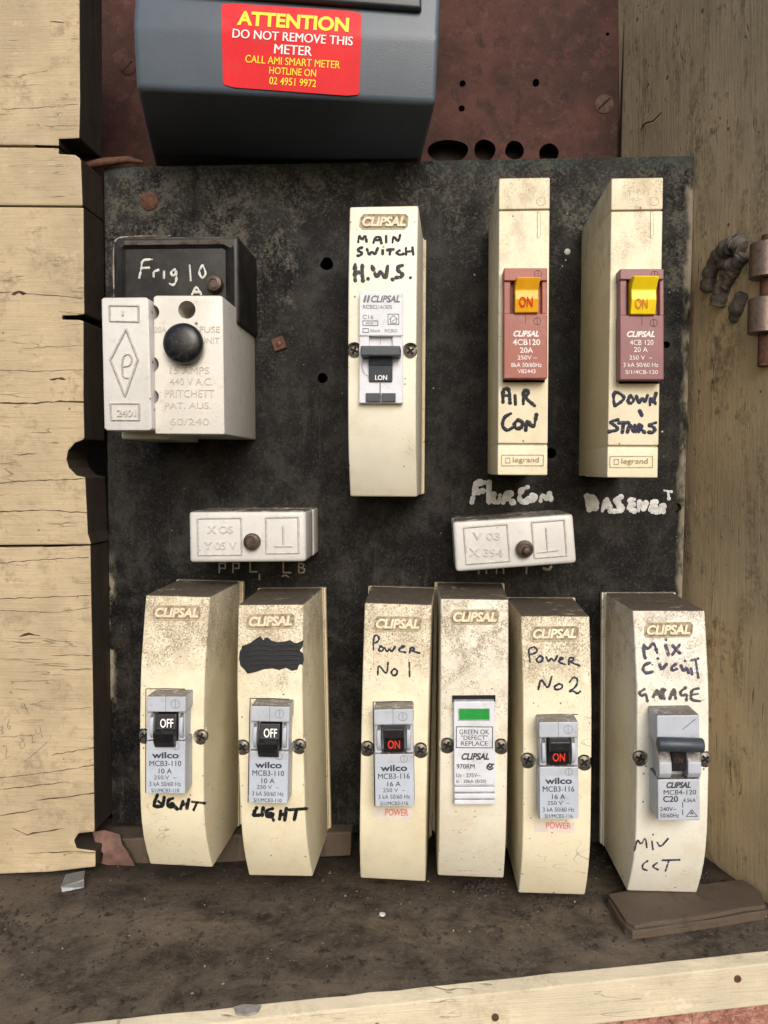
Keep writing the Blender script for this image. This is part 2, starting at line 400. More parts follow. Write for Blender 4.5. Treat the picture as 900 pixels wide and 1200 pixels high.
def panel_mat():
    n = NT('dusty_black_panel'); x = n.xyz()          # raw: x to the right, z up, from the panel's centre bottom
    big = n.noise(120, 5, .6); med = n.noise(30, 7, .72, dist=.4); fine = n.noise(3.0, 4, .8)
    z = x[2]; X = x[0]
    top = n.rng(n.mt('ADD', z, n.mt('MULTIPLY', n.mt('SUBTRACT', big, .5), 260.0)), 470, 760)
    sides = n.mt('MAXIMUM', n.rng(n.mt('ADD', X, n.mt('MULTIPLY', n.mt('SUBTRACT', med, .5), 70.0)), 300, 345), n.mt('MULTIPLY', n.rng(X, -40, -200), n.rng(z, 250, 500)))
    cover = n.mt('ADD', n.mt('MULTIPLY', top, .85), n.mt('MULTIPLY', sides, .5), True)
    # clean rectangle where an old device used to sit
    def inside(a, lo, hi, s): return n.mt('MULTIPLY', n.rng(a, lo - s, lo + s), n.rng(a, hi + s, hi - s))
    wob = n.mt('MULTIPLY', n.mt('SUBTRACT', med, .5), 16.0)
    clean = n.mt('MULTIPLY', inside(n.mt('ADD', X, wob), -105, 60, 7), inside(n.mt("ADD", z, wob), 475, 725, 14))
    cover = n.mt('MULTIPLY', cover, n.mt('SUBTRACT', 1.0, n.mt('MULTIPLY', clean, .95)))
    thr = n.mt('SUBTRACT', .655, n.mt('MULTIPLY', cover, .20))
    a = n.rng(n.mt('SUBTRACT', n.mt('ADD', n.mt('MULTIPLY', med, .48), n.mt('MULTIPLY', fine, .52)), thr), 0, .13)
    c = n.mix(n.rng(big, .35, .7), (.0035, .0035, .004), (.0075, .0072, .007))
    c = n.mix(n.mt('MULTIPLY', n.rng(n.noise(48, 6, .8), .42, .66), .9), c, (.033, .030, .026))
    c = n.mix(n.mt('MULTIPLY', n.rng(n.noise(11, 5, .8), .55, .72), .55), c, (.040, .035, .029))
    haze = n.mt('MULTIPLY', cover, n.rng(n.noise(55, 5, .65), .35, .65))
    c = n.mix(n.mt('MULTIPLY', haze, .65), c, (.036, .036, .033))
    c = n.mix(n.mt('MULTIPLY', a, .8), c, (.108, .100, .085))
    c = n.mix(n.mt('MULTIPLY', n.rng(n.noise(22, 4, .6), .58, .68), n.mt('MULTIPLY', cover, .8)), c, (.010, .011, .014))
    c = n.mix(n.mt('MULTIPLY', n.rng(n.noise(2.0, 2, .8), .57, .70), .5), c, (.095, .087, .075))
    c = n.mix(n.mt('MULTIPLY', n.mt('MULTIPLY', n.rng(n.noise(26, 5, .75, (.35, .35, 4)), .54, .68), n.rng(big, .42, .6)), .45), c, (.055, .055, .048))
    c = n.mix(n.mt('MULTIPLY', n.spots(16, .12, .35), .9), c, (.38, .37, .34))
    # worn pale edges and drips of old paint on the left edge
    edge = n.mt('MULTIPLY', n.rng(n.mt('ADD', n.mt('ABSOLUTE', X), n.mt('MULTIPLY', n.noise(14, 4, .7, (1, 1, 3)), 18.0)), 339, 347), n.mt('MAXIMUM', n.mt('MULTIPLY', n.rng(X, 0, 1), n.rng(n.noise(40, 4, .7, (1, 1, 2)), .38, .52)), n.mt('MULTIPLY', inside(z, 130, 320, 30), n.rng(n.noise(30, 4, .7, (1, 1, 2)), .42, .54))))
    c = n.mix(n.mt('MULTIPLY', edge, .85), c, (.30, .265, .20))
    c = n.mix(n.mt('MULTIPLY', n.mt('MULTIPLY', n.rng(z, 770, 788), n.rng(n.noise(30, 3), .4, .6)), .45), c, (.022, .042, .038))
    r = n.rng(cover, 0, 1, False)
    return n.done(c, n.mt('ADD', .50, n.mt('MULTIPLY', r, .3)), n.mt('ADD', med, fine), .25, .8, spec=.12)
M['panel'] = panel_mat()
def brown_panel():
    n = NT('brown_meter_board')
    c = n.mix(n.rng(n.noise(70, 6, .7), .3, .7), (.034, .0140, .0105), (.080, .032, .025))
    c = n.mix(n.mt('MULTIPLY', n.rng(n.noise(18, 6, .75), .52, .7), .45), c, (.125, .062, .050))
    c = n.mix(n.mt('MULTIPLY', n.rng(n.noise(25, 5, .75), .50, .66), .8), c, (.026, .012, .010))
    c = n.mix(n.mt('MULTIPLY', n.spots(26, .12, .4), .8), c, (.012, .008, .007))
    c = n.mix(n.mt('MULTIPLY', n.rng(n.noise(2.2, 3, .8), .62, .75), .5), c, (.22, .15, .13))
    return n.done(c, .65, n.noise(6, 5), .2, .8, spec=.15)
M['brown'] = brown_panel()
def meter_mat(name, col):
    n = NT(name)
    c = n.mix(n.rng(n.noise(40, 4), .3, .7), tuple(x * .9 for x in col), col)
    c = n.mix(n.mt('MULTIPLY', n.spots(9, .1, .2), .5), c, (.3, .32, .34))
    c = n.mix(n.mt('MULTIPLY', n.rng(n.noise(24, 6, .75, (2, 1, 1)), .60, .72), .25), c, (.16, .16, .15))
    return n.done(c, .40, n.noise(1.6, 2), .3, .5)
M['meter'] = meter_mat('slate_plastic', (.088, .112, .145))
M['meter_dark'] = meter_mat('dark_slate_plastic', (.030, .040, .050))
def wood_paint(name, col, bare, grain='h', wear=.5, dark=.5):
    n = NT(name); st = (5, 5, .16) if grain == 'h' else (.22, .22, 6)
    g = n.noise(14, 6, .65, st); big = n.noise(90, 5, .6); med = n.noise(22, 7, .75)
    c = n.mix(n.rng(big, .3, .7), tuple(x * .82 for x in col), tuple(min(1, x * 1.06) for x in col))
    c = n.mix(n.mt('MULTIPLY', n.rng(g, .45, .75), .35), c, tuple(x * .62 for x in col))
    c = n.mix(n.mt('MULTIPLY', n.rng(n.mt('ADD', n.mt('MULTIPLY', med, .6), n.mt('MULTIPLY', big, .4)), .55, .64), wear), c, bare)
    c = n.mix(n.mt('MULTIPLY', n.rng(n.noise(3, 4, .8), .56, .72), .40), c, tuple(x * .75 for x in bare))
    c = n.mix(n.mt('MULTIPLY', n.mt('MULTIPLY', n.rng(n.noise(60, 6, .75, (1.4, 1.4, .7) if grain == 'h' else (.6, .6, 2.6), dist=.5), .50, .64), n.rng(n.noise(6, 5, .8), .35, .6)), .65), c, tuple(x * .8 for x in bare))
    c = n.mix(n.mt('MULTIPLY', n.rng(n.noise(9, 5, .7, (6, 6, .12) if grain == 'h' else (.18, .18, 7)), .55, .72), .5), c, tuple(x * .9 for x in bare))
    c = n.mix(n.mt('MULTIPLY', n.rng(n.noise(30, 6, .8, (1.5, 1.5, 1) if grain == 'h' else (.7, .7, 2)), .60, .66), .55), c, tuple(min(1, x * 1.18) for x in col))
    # long drying cracks along the grain
    st2 = (3.2, 3.2, .30) if grain == 'h' else (.30, .30, 3.2)
    cr = n.rng(n.mt('ABSOLUTE', n.mt('SUBTRACT', n.noise(58, 3, .55, st2, dist=.25), .5)), .0085, .001)
    cr = n.mt('MULTIPLY', cr, n.rng(n.noise(60, 3), .50, .60))
    c = n.mix(n.mt('MULTIPLY', cr, dark), c, (.05, .035, .02))
    c = n.mix(n.mt('MULTIPLY', n.spots(20, .13, .3), .8), c, (.06, .04, .025))
    ht = n.mt('SUBTRACT', n.mt('ADD', n.mt('MULTIPLY', g, .6), n.mt('MULTIPLY', med, .7)), n.mt('MULTIPLY', cr, 1.5))
    return n.done(c, .66, ht, .55, 2.2, spec=.3)
M['paint_left'] = wood_paint('cracked_cream_paint', (.51, .41, .265), (.31, .24, .155), 'h', .85, .35)
M['paint_right'] = wood_paint('grimy_ochre_paint', (.54, .43, .275), (.19, .145, .095), 'v', .9, .85)
M['paint_trim'] = wood_paint('cream_trim_paint', (.68, .60, .44), (.50, .41, .27), 'h', .5, .3)
M['wood_raw'] = wood_paint('weathered_wood', (.10, .075, .055), (.055, .04, .03), 'v', .5, .6)
M['jamb'] = wood_paint('dark_timber', (.050, .038, .029), (.028, .020, .015), 'v', .5, .6)
def sill_mat():
    n = NT('dirty_sill'); med = n.noise(40, 7, .7, dist=.4); fine = n.noise(5, 5, .8)
    c = n.mix(n.rng(med, .32, .68), (.034, .027, .021), (.120, .097, .073))
    c = n.mix(n.mt('MULTIPLY', n.rng(n.noise(85, 6, .7, (2, 1, 1), dist=.4), .42, .66), .6), c, (.20, .158, .112))
    c = n.mix(n.mt('MULTIPLY', n.rng(n.noise(18, 6, .75), .54, .66), .8), c, (.014, .011, .009))
    c = n.mix(n.mt('MULTIPLY', n.rng(fine, .54, .68), .55), c, (.21, .17, .125))
    c = n.mix(n.mt('MULTIPLY', n.rng(n.noise(3, 3, .8), .58, .70), .3), c, (.020, .015, .011))
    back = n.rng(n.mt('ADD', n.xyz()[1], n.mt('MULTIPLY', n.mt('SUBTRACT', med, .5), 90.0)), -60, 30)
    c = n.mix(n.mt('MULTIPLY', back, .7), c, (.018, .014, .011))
    c = n.mix(n.mt('MULTIPLY', n.spots(12, .13, .3), .9), c, (.36, .32, .26))
    ht = n.mt('ADD', med, n.mt('MULTIPLY', fine, .4))
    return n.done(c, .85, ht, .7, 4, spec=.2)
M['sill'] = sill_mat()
def brick_mat():
    n = NT('pink_brick')
    c = n.mix(n.rng(n.noise(9, 6, .8), .38, .62), (.30, .115, .085), (.58, .31, .24))
    c = n.mix(n.mt('MULTIPLY', n.rng(n.noise(5, 5, .8), .54, .62), .85), c, (.11, .05, .045))
    c = n.mix(n.mt('MULTIPLY', n.rng(n.noise(9, 4, .7), .62, .72), .6), c, (.68, .5, .42))
    return n.done(c, .85, n.noise(7, 6, .75), .9, 4)
M['brick'] = brick_mat()
M['mud'] = plain('dried_mud', (.115, .098, .084), .95, .45, 5, dirt=(.05, .038, .03), damt=.5, bstr=.9)
M['debris'] = plain('dirt_crumbs', (.045, .034, .026), .95, .6, 10, bstr=.6)
M['flake'] = plain('brown_flake', (.17, .095, .075), .8, .35, 10, dirt=(.1, .06, .05), damt=.5)
M['paint_chip'] = plain('grey_paint_chip', (.30, .28, .26), .8, .3, 8, dirt=(.1, .08, .06), damt=.5)

#MAIN
# ------------------------------------------------------------------ the large structure
def sv(u): return 459.0 - .0437 * u                 # the sill drops a little to the left
SF = Plane((-457, sv(-457), 0), (344, sv(344), 0), (-457, sv(-457), 100))
def one(name, mb, m, label, cat, group=None, at=None, **k):
    o = mb.build(name, m, None, loc=V3(*at) if at else Vector((0, 0, 0)), **k); return tag(o, label, cat, group)

o = MB().ubox(-1100, -1000, 900, 900, -200, -180).build('wall', M['jamb']); o['kind'] = 'structure'

# brown meter board with cable holes
bt = thing('meter_board', 'reddish brown hardboard sheet with cable holes behind the grey meter', 'backing board', (-60, -260, -165))
cut = MB()
for (x, y, rx, ry) in [(525, 177, 23, 13), (568, 176, 12, 12), (603, 176, 10.5, 10.5), (643, 180, 11, 11), (542, 98, 3.6, 3.6), (541, 127, 3.6, 3.6), (628, 97, 3.8, 4.5), (712, 40, 2, 2)]:
    u, v = W(x, y, -150); a = rx * 1.17; b = ry * 1.17
    pts = [(u + a * math.cos(q * math.pi / 14) * (1 + .035 * math.sin(q * math.pi / 14 * 3 + x)), v + b * math.sin(q * math.pi / 14) * (1 + .05 * math.sin(q * math.pi / 14 * 2 + y))) for q in range(28)]
    cut.prism([(p[0], p[1], -130) for p in pts], [(p[0], p[1], -179) for p in pts])
MB().ubox(-560, -760, W(735, 90, -150)[0], -60, -165, -150).build('sheet', M['brown'], bt, cut=cut)
def slotted(parent, x, y, d, r, m, ang):
    u, v = W(x, y, d); k = (DC - d) / 900
    s = MB().lathe((u, v, d), [(r * k, -1), (r * k, .8), (r * k * .75, 1.8)], 24).build('screw', m, parent, smooth=35)
    c, q = math.cos(ang) * r * k * .85, math.sin(ang) * r * k * .85; nx, ny = -math.sin(ang) * 1.2, math.cos(ang) * 1.2
    MB().prism([(u - c - nx, v - q - ny, d + 2.1), (u + c - nx, v + q - ny, d + 2.1), (u + c + nx, v + q + ny, d + 2.1), (u - c + nx, v - q + ny, d + 2.1)],
               [(u - c - nx, v - q - ny, d), (u + c - nx, v + q - ny, d), (u + c + nx, v + q + ny, d), (u - c + nx, v - q + ny, d)]).build('screw_slot', M['void'], s)
slotted(bt, 708, 122, -150, 10.5, M['brass'], -.75)
slotted(bt, 150, 78, -150, 10, M['brown'], -.75)
# flake of old cream paint on the board's right edge
MB().poly([(727, -5), (733, -5), (733, 36), (731, 30), (729, 12)], -150.5, -149, ID).build('paint_flake', M['paint_trim'], bt)

# timber boards on the left
def board(pts, d1, label, d0=-6):
    us = [W(*p, d1) for p in pts]
    base = (sum(p[0] for p in us) / len(us), max(p[1] for p in us), d0)
    o = one('timber_board', MB().poly(pts, d0, d1), M['paint_left'], label, 'timber board', 'cream timber boards on the left', base, bevel=1.8, seg=2, ang=40)
    o.data.materials.append(M['jamb'])                     # sawn ends were never painted
    for f in o.data.polygons:
        if f.normal.x > .35 or (abs(f.normal.z) > .6 and f.center.x + o.location.x > -440 * S): f.material_index = 1
    return o
board([(-150, -90), (93, -90), (93.5, 60), (94, 120), (93, 162), (69, 163), (69, 171), (40, 170), (-150, 169)], 52, 'cream painted timber board at the top left corner beside the grey meter')
board([(-150, 171), (40, 172.5), (69, 173), (69, 180), (88, 181), (95, 186), (97, 241), (-150, 239)], 50, 'short cream timber block with a square notch, second from top on the left')
board([(-150, 241), (98, 243), (98.5, 330), (99, 368), (90, 369.5), (73, 370), (73, 374), (92, 374.5), (98, 376), (98, 470), (99, 515), (88, 519), (80, 528), (78, 538), (81, 548), (90, 557), (100, 559), (102, 600), (103, 625), (107, 638), (-150, 640)], 48,
      'cream timber board with a half round knot hole and black slot in its edge')
board([(-150, 643), (50, 641), (106, 639), (107, 700), (109, 800), (111, 975), (92, 977), (87, 985), (90, 994), (112, 997), (112, 1016), (60, 1022), (-150, 1031)], 46, 'lowest and longest cream timber board with pencilled numbers and fine drying cracks')
kn = MB().lathe((*W(94, 538, 40), 20), [(24, -6), (24, -2), (18, 4), (12, 3)], 22)
#jl = one('door_jamb', MB().ubox(-520, -760, -391, 475, -178, -70).ubox(-412, -700, -396, 476, -72, -16), M['jamb'], 'dark narrow timber edge in the gap left of the black panel', 'jamb', None, (-400, 446, -100), bevel=1)
lb = bpy.data.objects['timber_board.003']
def crack(parent, d, pts, wd, seed):
    r = random.Random(seed); q = []
    for a, b in zip(pts, pts[1:]):
        m = max(2, int(abs(b[0] - a[0]) / 6))
        for k in range(m): t = k / m; q.append((a[0] + (b[0] - a[0]) * t, a[1] + (b[1] - a[1]) * t + r.uniform(-.7, .7)))
    q.append(pts[-1]); mb = MB(); sf = Flat(d); n = len(q)
    w = [wd * .5 * r.uniform(.35, 1.2) * min(1, .25 + 3.5 * min(i, n - 1 - i) / n if pts[-1][0] < 92 else .25 + 4 * i / n if pts[0][0] > 5 else 1) for i in range(n)]
    vs = [sf.map(x, y - k, .25) for (x, y), k in zip(q, w)] + [sf.map(x, y + k, .25) for (x, y), k in zip(q, w)]
    mb.add(vs, [(i, i + 1, n + i + 1, n + i) for i in range(n - 1)]).build('crack', M['crack'], parent)
b0, b2 = bpy.data.objects['timber_board'], bpy.data.objects['timber_board.002']
for k, (o_, d, pts, wd) in enumerate([(b0, 52, [(58, 24), (76, 27)], 1.6), (b0, 52, [(2, 128), (50, 126), (92, 122)], .5), (b2, 48, [(-3, 342), (45, 345), (97, 349)], 1.0), (b2, 48, [(-3, 472), (35, 473), (70, 470), (99, 471)], 2.0), (b2, 48, [(-3, 434), (60, 435), (97, 433)], .6), (b2, 48, [(20, 408), (98, 405)], .5), (b2, 48, [(-3, 566), (40, 563), (101, 561)], 1.1), (b2, 48, [(-3, 600), (50, 598), (103, 601)], 1.3),
        (b2, 48, [(17, 533), (40, 532)], 2.2), (lb, 46, [(-3, 702), (50, 700), (106, 698)], 1.0), (lb, 46, [(-3, 715), (60, 718), (106, 712)], .7), (lb, 46, [(-3, 772), (60, 773)], .6), (lb, 46, [(60, 768), (108, 768)], 1.0), (lb, 46, [(15, 752), (48, 753)], .9), (lb, 46, [(72, 785), (108, 784)], 1.1), (lb, 46, [(60, 885), (110, 876)], 1.2), (lb, 46, [(-3, 912), (60, 905), (111, 896)], .9), (lb, 46, [(-3, 925), (50, 920), (80, 916)], 1.1),
        (lb, 46, [(40, 938), (80, 934), (111, 929)], 1.4), (lb, 46, [(-3, 956), (30, 951), (46, 948)], 2.2), (lb, 46, [(14, 970), (32, 978), (52, 974), (76, 971)], 1.8), (lb, 46, [(30, 1000), (80, 998), (111, 999)], 1.1), (lb, 46, [(-3, 864), (40, 862)], .6), (lb, 46, [(70, 832), (108, 829)], .7), (b2, 48, [(13, 345), (22, 342), (31, 344)], 5.0), (b2, 48, [(58, 445), (68, 443), (77, 445)], 3.2), (lb, 46, [(22, 746), (34, 743), (47, 745)], 3.0), (lb, 46, [(-3, 660), (45, 656), (104, 653)], .9)]):
    crack(o_, d, pts, wd, k)
pen = MB(); z = zoom(0, 650, 2.667); sf = Flat(46)
for l in [[(0, 540), (10, 535), (5, 548), (12, 556), (2, 562)], [(30, 515), (22, 535), (28, 548), (36, 538), (25, 535)], [(48, 480), (60, 498)], [(70, 465), (66, 478), (78, 472), (74, 462), (86, 490)], [(8, 600), (18, 595), (22, 612), (15, 640), (30, 630)],
          [(62, 572), (72, 580), (80, 600), (66, 608), (60, 592), (74, 576)], [(88, 568), (98, 562), (104, 580), (98, 590), (112, 584)], [(110, 545), (114, 562), (128, 556)], [(124, 535), (132, 572)], [(75, 648), (110, 620), (148, 585)]]:
    pen.stroke([z(p) for p in l], .55, sf, h=.15, dome=.1)
pen.build('pencil_marks', M['ink_grey'], lb)

# right side wall of the recess, splayed
RW = Plane((248, 0, -160), (330, 0, 98), (257.6, 300, -160))
grid = MB()
rw = MB().prism([(322, -720, 150), (359, sv(359), 150), (256, sv(256), -178), (219, -720, -178)], [(470, -720, 150), (470, sv(470), 150), (470, sv(470), -178), (470, -720, -178)])
o = one('side_board', rw, M['paint_right'], 'tall grimy ochre painted board forming the right side of the recess', 'timber board', None, (400, sv(400), 0), bevel=3, seg=3)
# narrow batten in the back corner, ends on the black panel
one('corner_batten', MB().ubox(236, -720, 250, -300, -150, -136), M['wood_raw'], 'narrow upright batten in the top right corner beside the brown board', 'batten', None, (267, -300, -140), bevel=2)
tw = MB().tube([RW.map(753, 147, 1), RW.map(757, 144, 5), RW.map(765, 142, 6), RW.map(775, 132, 7)], [.9, .9, .8, .6], 6)
one('bent_nail', tw, M['void'], 'thin black bent nail sticking out of the ochre side board at the top right', 'nail', None, RW.map(755, 146, 0))

# hinge on the right edge
hg = thing('hinge', 'worn coppery steel hinge knuckles on the right edge of the ochre board', 'hinge', (352, -60, 104))
hc = W(892, 305, 106)[0]
MB().lathe((hc + 5, W(890, 284, 108)[1], 106), [(14, 0), (15.5, 1), (15.5, W(890, 326, 108)[1] - W(890, 284, 108)[1] - 1), (14, W(890, 326, 108)[1] - W(890, 284, 108)[1])], 28, 'v').build('knuckle', M['copper'], hg, smooth=40)
MB().lathe((hc + 5, W(890, 349, 108)[1], 106), [(14, 0), (15.5, 1), (15.5, W(890, 391, 108)[1] - W(890, 349, 108)[1] - 1), (14, W(890, 391, 108)[1] - W(890, 349, 108)[1])], 28, 'v').build('knuckle', M['copper'], hg, smooth=40)
MB().lathe((hc + 8, W(890, 275, 108)[1], 106), [(8, 0), (8, 128)], 16, 'v').build('pin', M['rust'], hg, smooth=40)
MB(); MB().prism([RW.map(866, 268, 1.5), RW.map(884, 264, 1.5), RW.map(884, 415, 1.5), RW.map(868, 408, 1.5)], [RW.map(866, 268, -1), RW.map(884, 264, -1), RW.map(884, 415, -1), RW.map(868, 408, -1)]).build('leaf_plate', M['rust'], hg, bevel=.6) if False else None; MB().ubox(324, W(890, 262, 106)[1], 336, W(890, 425, 106)[1], 97.5, 100.5).build('leaf', M['rust'], hg, bevel=1)

# mud wasp nest
wn_ = thing('wasp_nest', 'grey dried mud wasp nest of ridged tubes on the ochre board beside the hinge', 'wasp nest', RW.map(845, 350, 0))
def mudtube(px, r, nm='mud_cell', open_end=False):
    P = [Vector(RW.map(x, y, h)) for x, y, h in px]; Q = []
    for a, b in zip(P, P[1:]):
        for i in range(7): Q.append(a.lerp(b, i / 7))
    Q.append(P[-1])
    R = [r * (1 + .04 * math.sin(i * 1.9) + .22 * mnoise.noise(Q[i] * .25)) * (0.55 if (i == 0 and not open_end) or i == len(Q) - 1 else 1) for i in range(len(Q))]
    mb = MB().tube(Q, R, 14)
    mb.v = [tuple(Vector(p) + mnoise.noise_vector(Vector(p) * .11) * 2.6 + mnoise.noise_vector(Vector(p) * .45) * 1.1) for p in mb.v]
    return mb.build(nm, M['mud'], wn_, smooth=60)
mudtube([(831, 343, 1), (833, 322, 2), (842, 302, 3), (854, 290, 4), (866, 287, 4), (873, 294, 3)], 10)
mudtube([(848, 306, 2), (857, 313, 4), (866, 306, 5), (873, 298, 3)], 8)
mudtube([(845, 360, -1), (848, 342, 0), (856, 324, 0), (866, 308, 0)], 10.5)
mudtube([(848, 338, 6), (854, 326, 6), (860, 318, 5)], 4.5)
mudtube([(861, 378, -1), (866, 362, 1), (872, 343, 1)], 8)
c = RW.map(854, 292, 13); MB().lathe(c, [(5.6, -3), (5.8, .5), (2, .9)], 12).build('nest_hole', M['void'], wn_)

# sill with painted front trim, brick below
_e0, _e1 = SF.map(90, 1200), SF.map(900, 1115)
def fd(u): return _e0[2] + (u - _e0[0]) * (_e1[2] - _e0[2]) / (_e1[0] - _e0[0])
ul, ur = -800, 560
sp = MB()
NX = 40; us = [ul + (ur - ul) * i / NX for i in range(NX + 1)]
vs = []; fs = []
ND = 16
for i, u in enumerate(us):
    for j in range(ND + 1):
        d = -178 + (fd(u) + 178) * j / ND
        vs.append((u, sv(u) + 1.4 * mnoise.noise(Vector((u * .03, d * .03, 0))) , d))
for i in range(NX):
    for j in range(ND):
        a = i * (ND + 1) + j; fs.append((a, a + 1, a + ND + 2, a + ND + 1))
sp.add(vs, fs)
sp.prism([(ul, sv(ul) + 3, fd(ul)), (ur, sv(ur) + 3, fd(ur)), (ur, sv(ur) + 36, fd(ur)), (ul, sv(ul) + 36, fd(ul))], [(ul, sv(ul) + 3, -178), (ur, sv(ur) + 3, -178), (ur, sv(ur) + 36, -178), (ul, sv(ul) + 36, -178)])
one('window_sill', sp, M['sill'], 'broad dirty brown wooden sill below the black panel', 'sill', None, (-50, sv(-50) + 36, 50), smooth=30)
nrm = Vector((_e0[2] - _e1[2], _e1[0] - _e0[0])).normalized()                      # outward in (u,d)
def off(u, k): return (u + nrm.x * k, fd(u) + nrm.y * k)
tr_ = thing('trim_strip', 'cream painted wooden strip along the front edge of the sill', 'trim strip', (0, sv(0) + 40, 230))
mb = MB(); N = 60; vs = []; fs = []
for i in range(N + 1):
    u = ul + (ur - ul) * i / N; n1 = mnoise.noise(Vector((u * .05, 3, 0))) * 1.2
    a, b = off(u, 0), off(u, 14)
    vs += [(a[0], sv(u) - 1 + n1, a[1]), (b[0], sv(u) + 2 + n1 * .6, b[1]), (b[0], sv(u) + 41, b[1]), (a[0], sv(u) + 41, a[1])]
for i in range(N):
    for k in range(4): fs.append((i * 4 + k, i * 4 + (k + 1) % 4, (i + 1) * 4 + (k + 1) % 4, (i + 1) * 4 + k))
mb.add(vs, fs + [(0, 1, 2, 3), tuple(N * 4 + k for k in (3, 2, 1, 0))])
mb.build('strip', M['paint_trim'], tr_, bevel=1.2, ang=50)
a, b = off(-200, 14), off(200, 14)
TF = Plane((a[0], 450, a[1]), (b[0], 450, b[1]), (a[0], 490, a[1]))
for x, y in [(580, 1192), (864, 1147)]:
    c = TF.map(x, y, 0)
    MB().lathe(c, [(3.6, -1), (3.6, .4), (1.5, 1.2)], 14).build('nail_head', M['rust'], tr_, smooth=40)
mb = MB(); vs = []; fs = []
a0, a1 = off(ul, 4), off(ur, 4)
for i in range(61):
    for j in range(13):
        t = i / 60; p = (a0[0] + (a1[0] - a0[0]) * t, a0[1] + (a1[1] - a0[1]) * t); v = sv(p[0]) + 41.5 + j * 14
        e = 3 * mnoise.noise(Vector((p[0] * .06, v * .06, 1)))
        vs.append((p[0] + nrm.x * e, v, p[1] + nrm.y * e))
for i in range(60):
    for j in range(12): q = i * 13 + j; fs.append((q, q + 1, q + 14, q + 13))
mb.add(vs, fs)
mb.prism([(a0[0], sv(a0[0]) + 42, a0[1] - 6), (a1[0], sv(a1[0]) + 42, a1[1] - 6), (a1[0], 660, a1[1] - 6), (a0[0], 660, a0[1] - 6)], [(a0[0], sv(a0[0]) + 42, -100), (a1[0], sv(a1[0]) + 42, -100), (a1[0], 660, -100), (a0[0], 660, -100)])
one('brick_wall', mb, M['brick'], 'pinkish red rough brick below the cream trim strip', 'wall', None, (0, 660, 150), smooth=50)

# batten behind the panel foot, loose things on the sill
bb = MB().poly([(60, 986), (250, 979), (412, 975), (411, 1003), (300, 1009), (60, 1022)], -40, 20)
one('foot_batten', bb, M['wood_raw'], 'weathered grey brown batten under the black panel behind the two left breakers', 'batten', None, (-260, sv(-260), -20), bevel=2)
pc = [SF.map(*p) for p in [(712, 1063), (720, 1076), (726, 1084), (733, 1095), (742, 1101), (765, 1098), (800, 1093), (840, 1087), (870, 1081), (897, 1077), (893, 1062), (884, 1054), (872, 1046), (845, 1048), (800, 1053), (760, 1058), (735, 1059)]]
mb = MB(); rr = random.Random(3); n_ = len(pc)
for k, (z0, z1, g) in enumerate([(.5, -5, 0), (-5, -9.5, 1.2), (-9.5, -13.5, -.8)]):
    q = [(p[0] + rr.uniform(-1, 1) + (g if p[0] > 280 else -g), p[2] + rr.uniform(-1, 1) + g) for p in pc]
    mb.prism([(x, sv(x) + z1 + rr.uniform(-.5, .5), d) for x, d in q], [(x, sv(x) + z0, d) for x, d in q])
one('wood_offcut', mb, M['wood_raw'], 'flat dark wooden offcut lying on the sill in the right corner', 'wood block', None, (270, sv(270), 100), bevel=.7, ang=40)
c = SF.map(88, 1040)
mb = MB().prism([(c[0] - 13, sv(c[0]) - 5, c[2] + 9), (c[0] + 13, sv(c[0]) - 13, c[2] + 5), (c[0] + 14, sv(c[0]) - 3, c[2] + 6), (c[0] - 10, sv(c[0]) - .5, c[2] + 12)],
                [(c[0] - 15, sv(c[0]) - 11, c[2] - 8), (c[0] + 8, sv(c[0]) - 16, c[2] - 9), (c[0] + 8, sv(c[0]) - 6, c[2] - 9), (c[0] - 15, sv(c[0]) - 1, c[2] - 6)])
one('metal_clip', mb, M['zinc'], 'small bent grey metal clip lying below the left timber boards', 'metal clip', None, (c[0], sv(c[0]), c[2]), bevel=1)
fl = [(108, 975), (122, 973), (140, 978), (143, 990), (150, 1000), (158, 1015), (157, 1026), (140, 1028), (126, 1025), (119, 1012), (121, 1000), (113, 992)]
mb = MB(); f_ = []; b_ = []
for x, y in fl:
    d = 22 + 10 * math.sin((y - 970) * .05) + (x - 130) * .12
    u, v = W(x, y, d); v = min(v, sv(u) - .4); f_.append((u, v, d)); b_.append((u, v, d - 1.6))
mb.prism(f_, b_)
one('bark_flake', mb, M['flake'], 'pinkish brown curled flake leaning in the corner below the left timber boards', 'flake', None, (-385, sv(-385), 25), bevel=.4)
c = SF.map(445, 1073); rr = random.Random(4)
for nm, (x, y), r, lab in [('paint_chip', (581, 1146 + 44), 0, None)]: pass
mb = MB().tube([SF.map(104, 192, 0)] * 0 or [(W(100, 194, 12)[0], W(100, 194, 12)[1], 12), (*W(122, 190, 6), 6), (*W(150, 187, 4), 4), (*W(168, 190, 2), 2)], [4, 5, 4, 1.5], 8)
one('rusty_strap', mb, M['rust'], 'short rusty strap end poking over the top left corner of the black panel', 'metal strap', None, (-400, -352, 8), smooth=50)
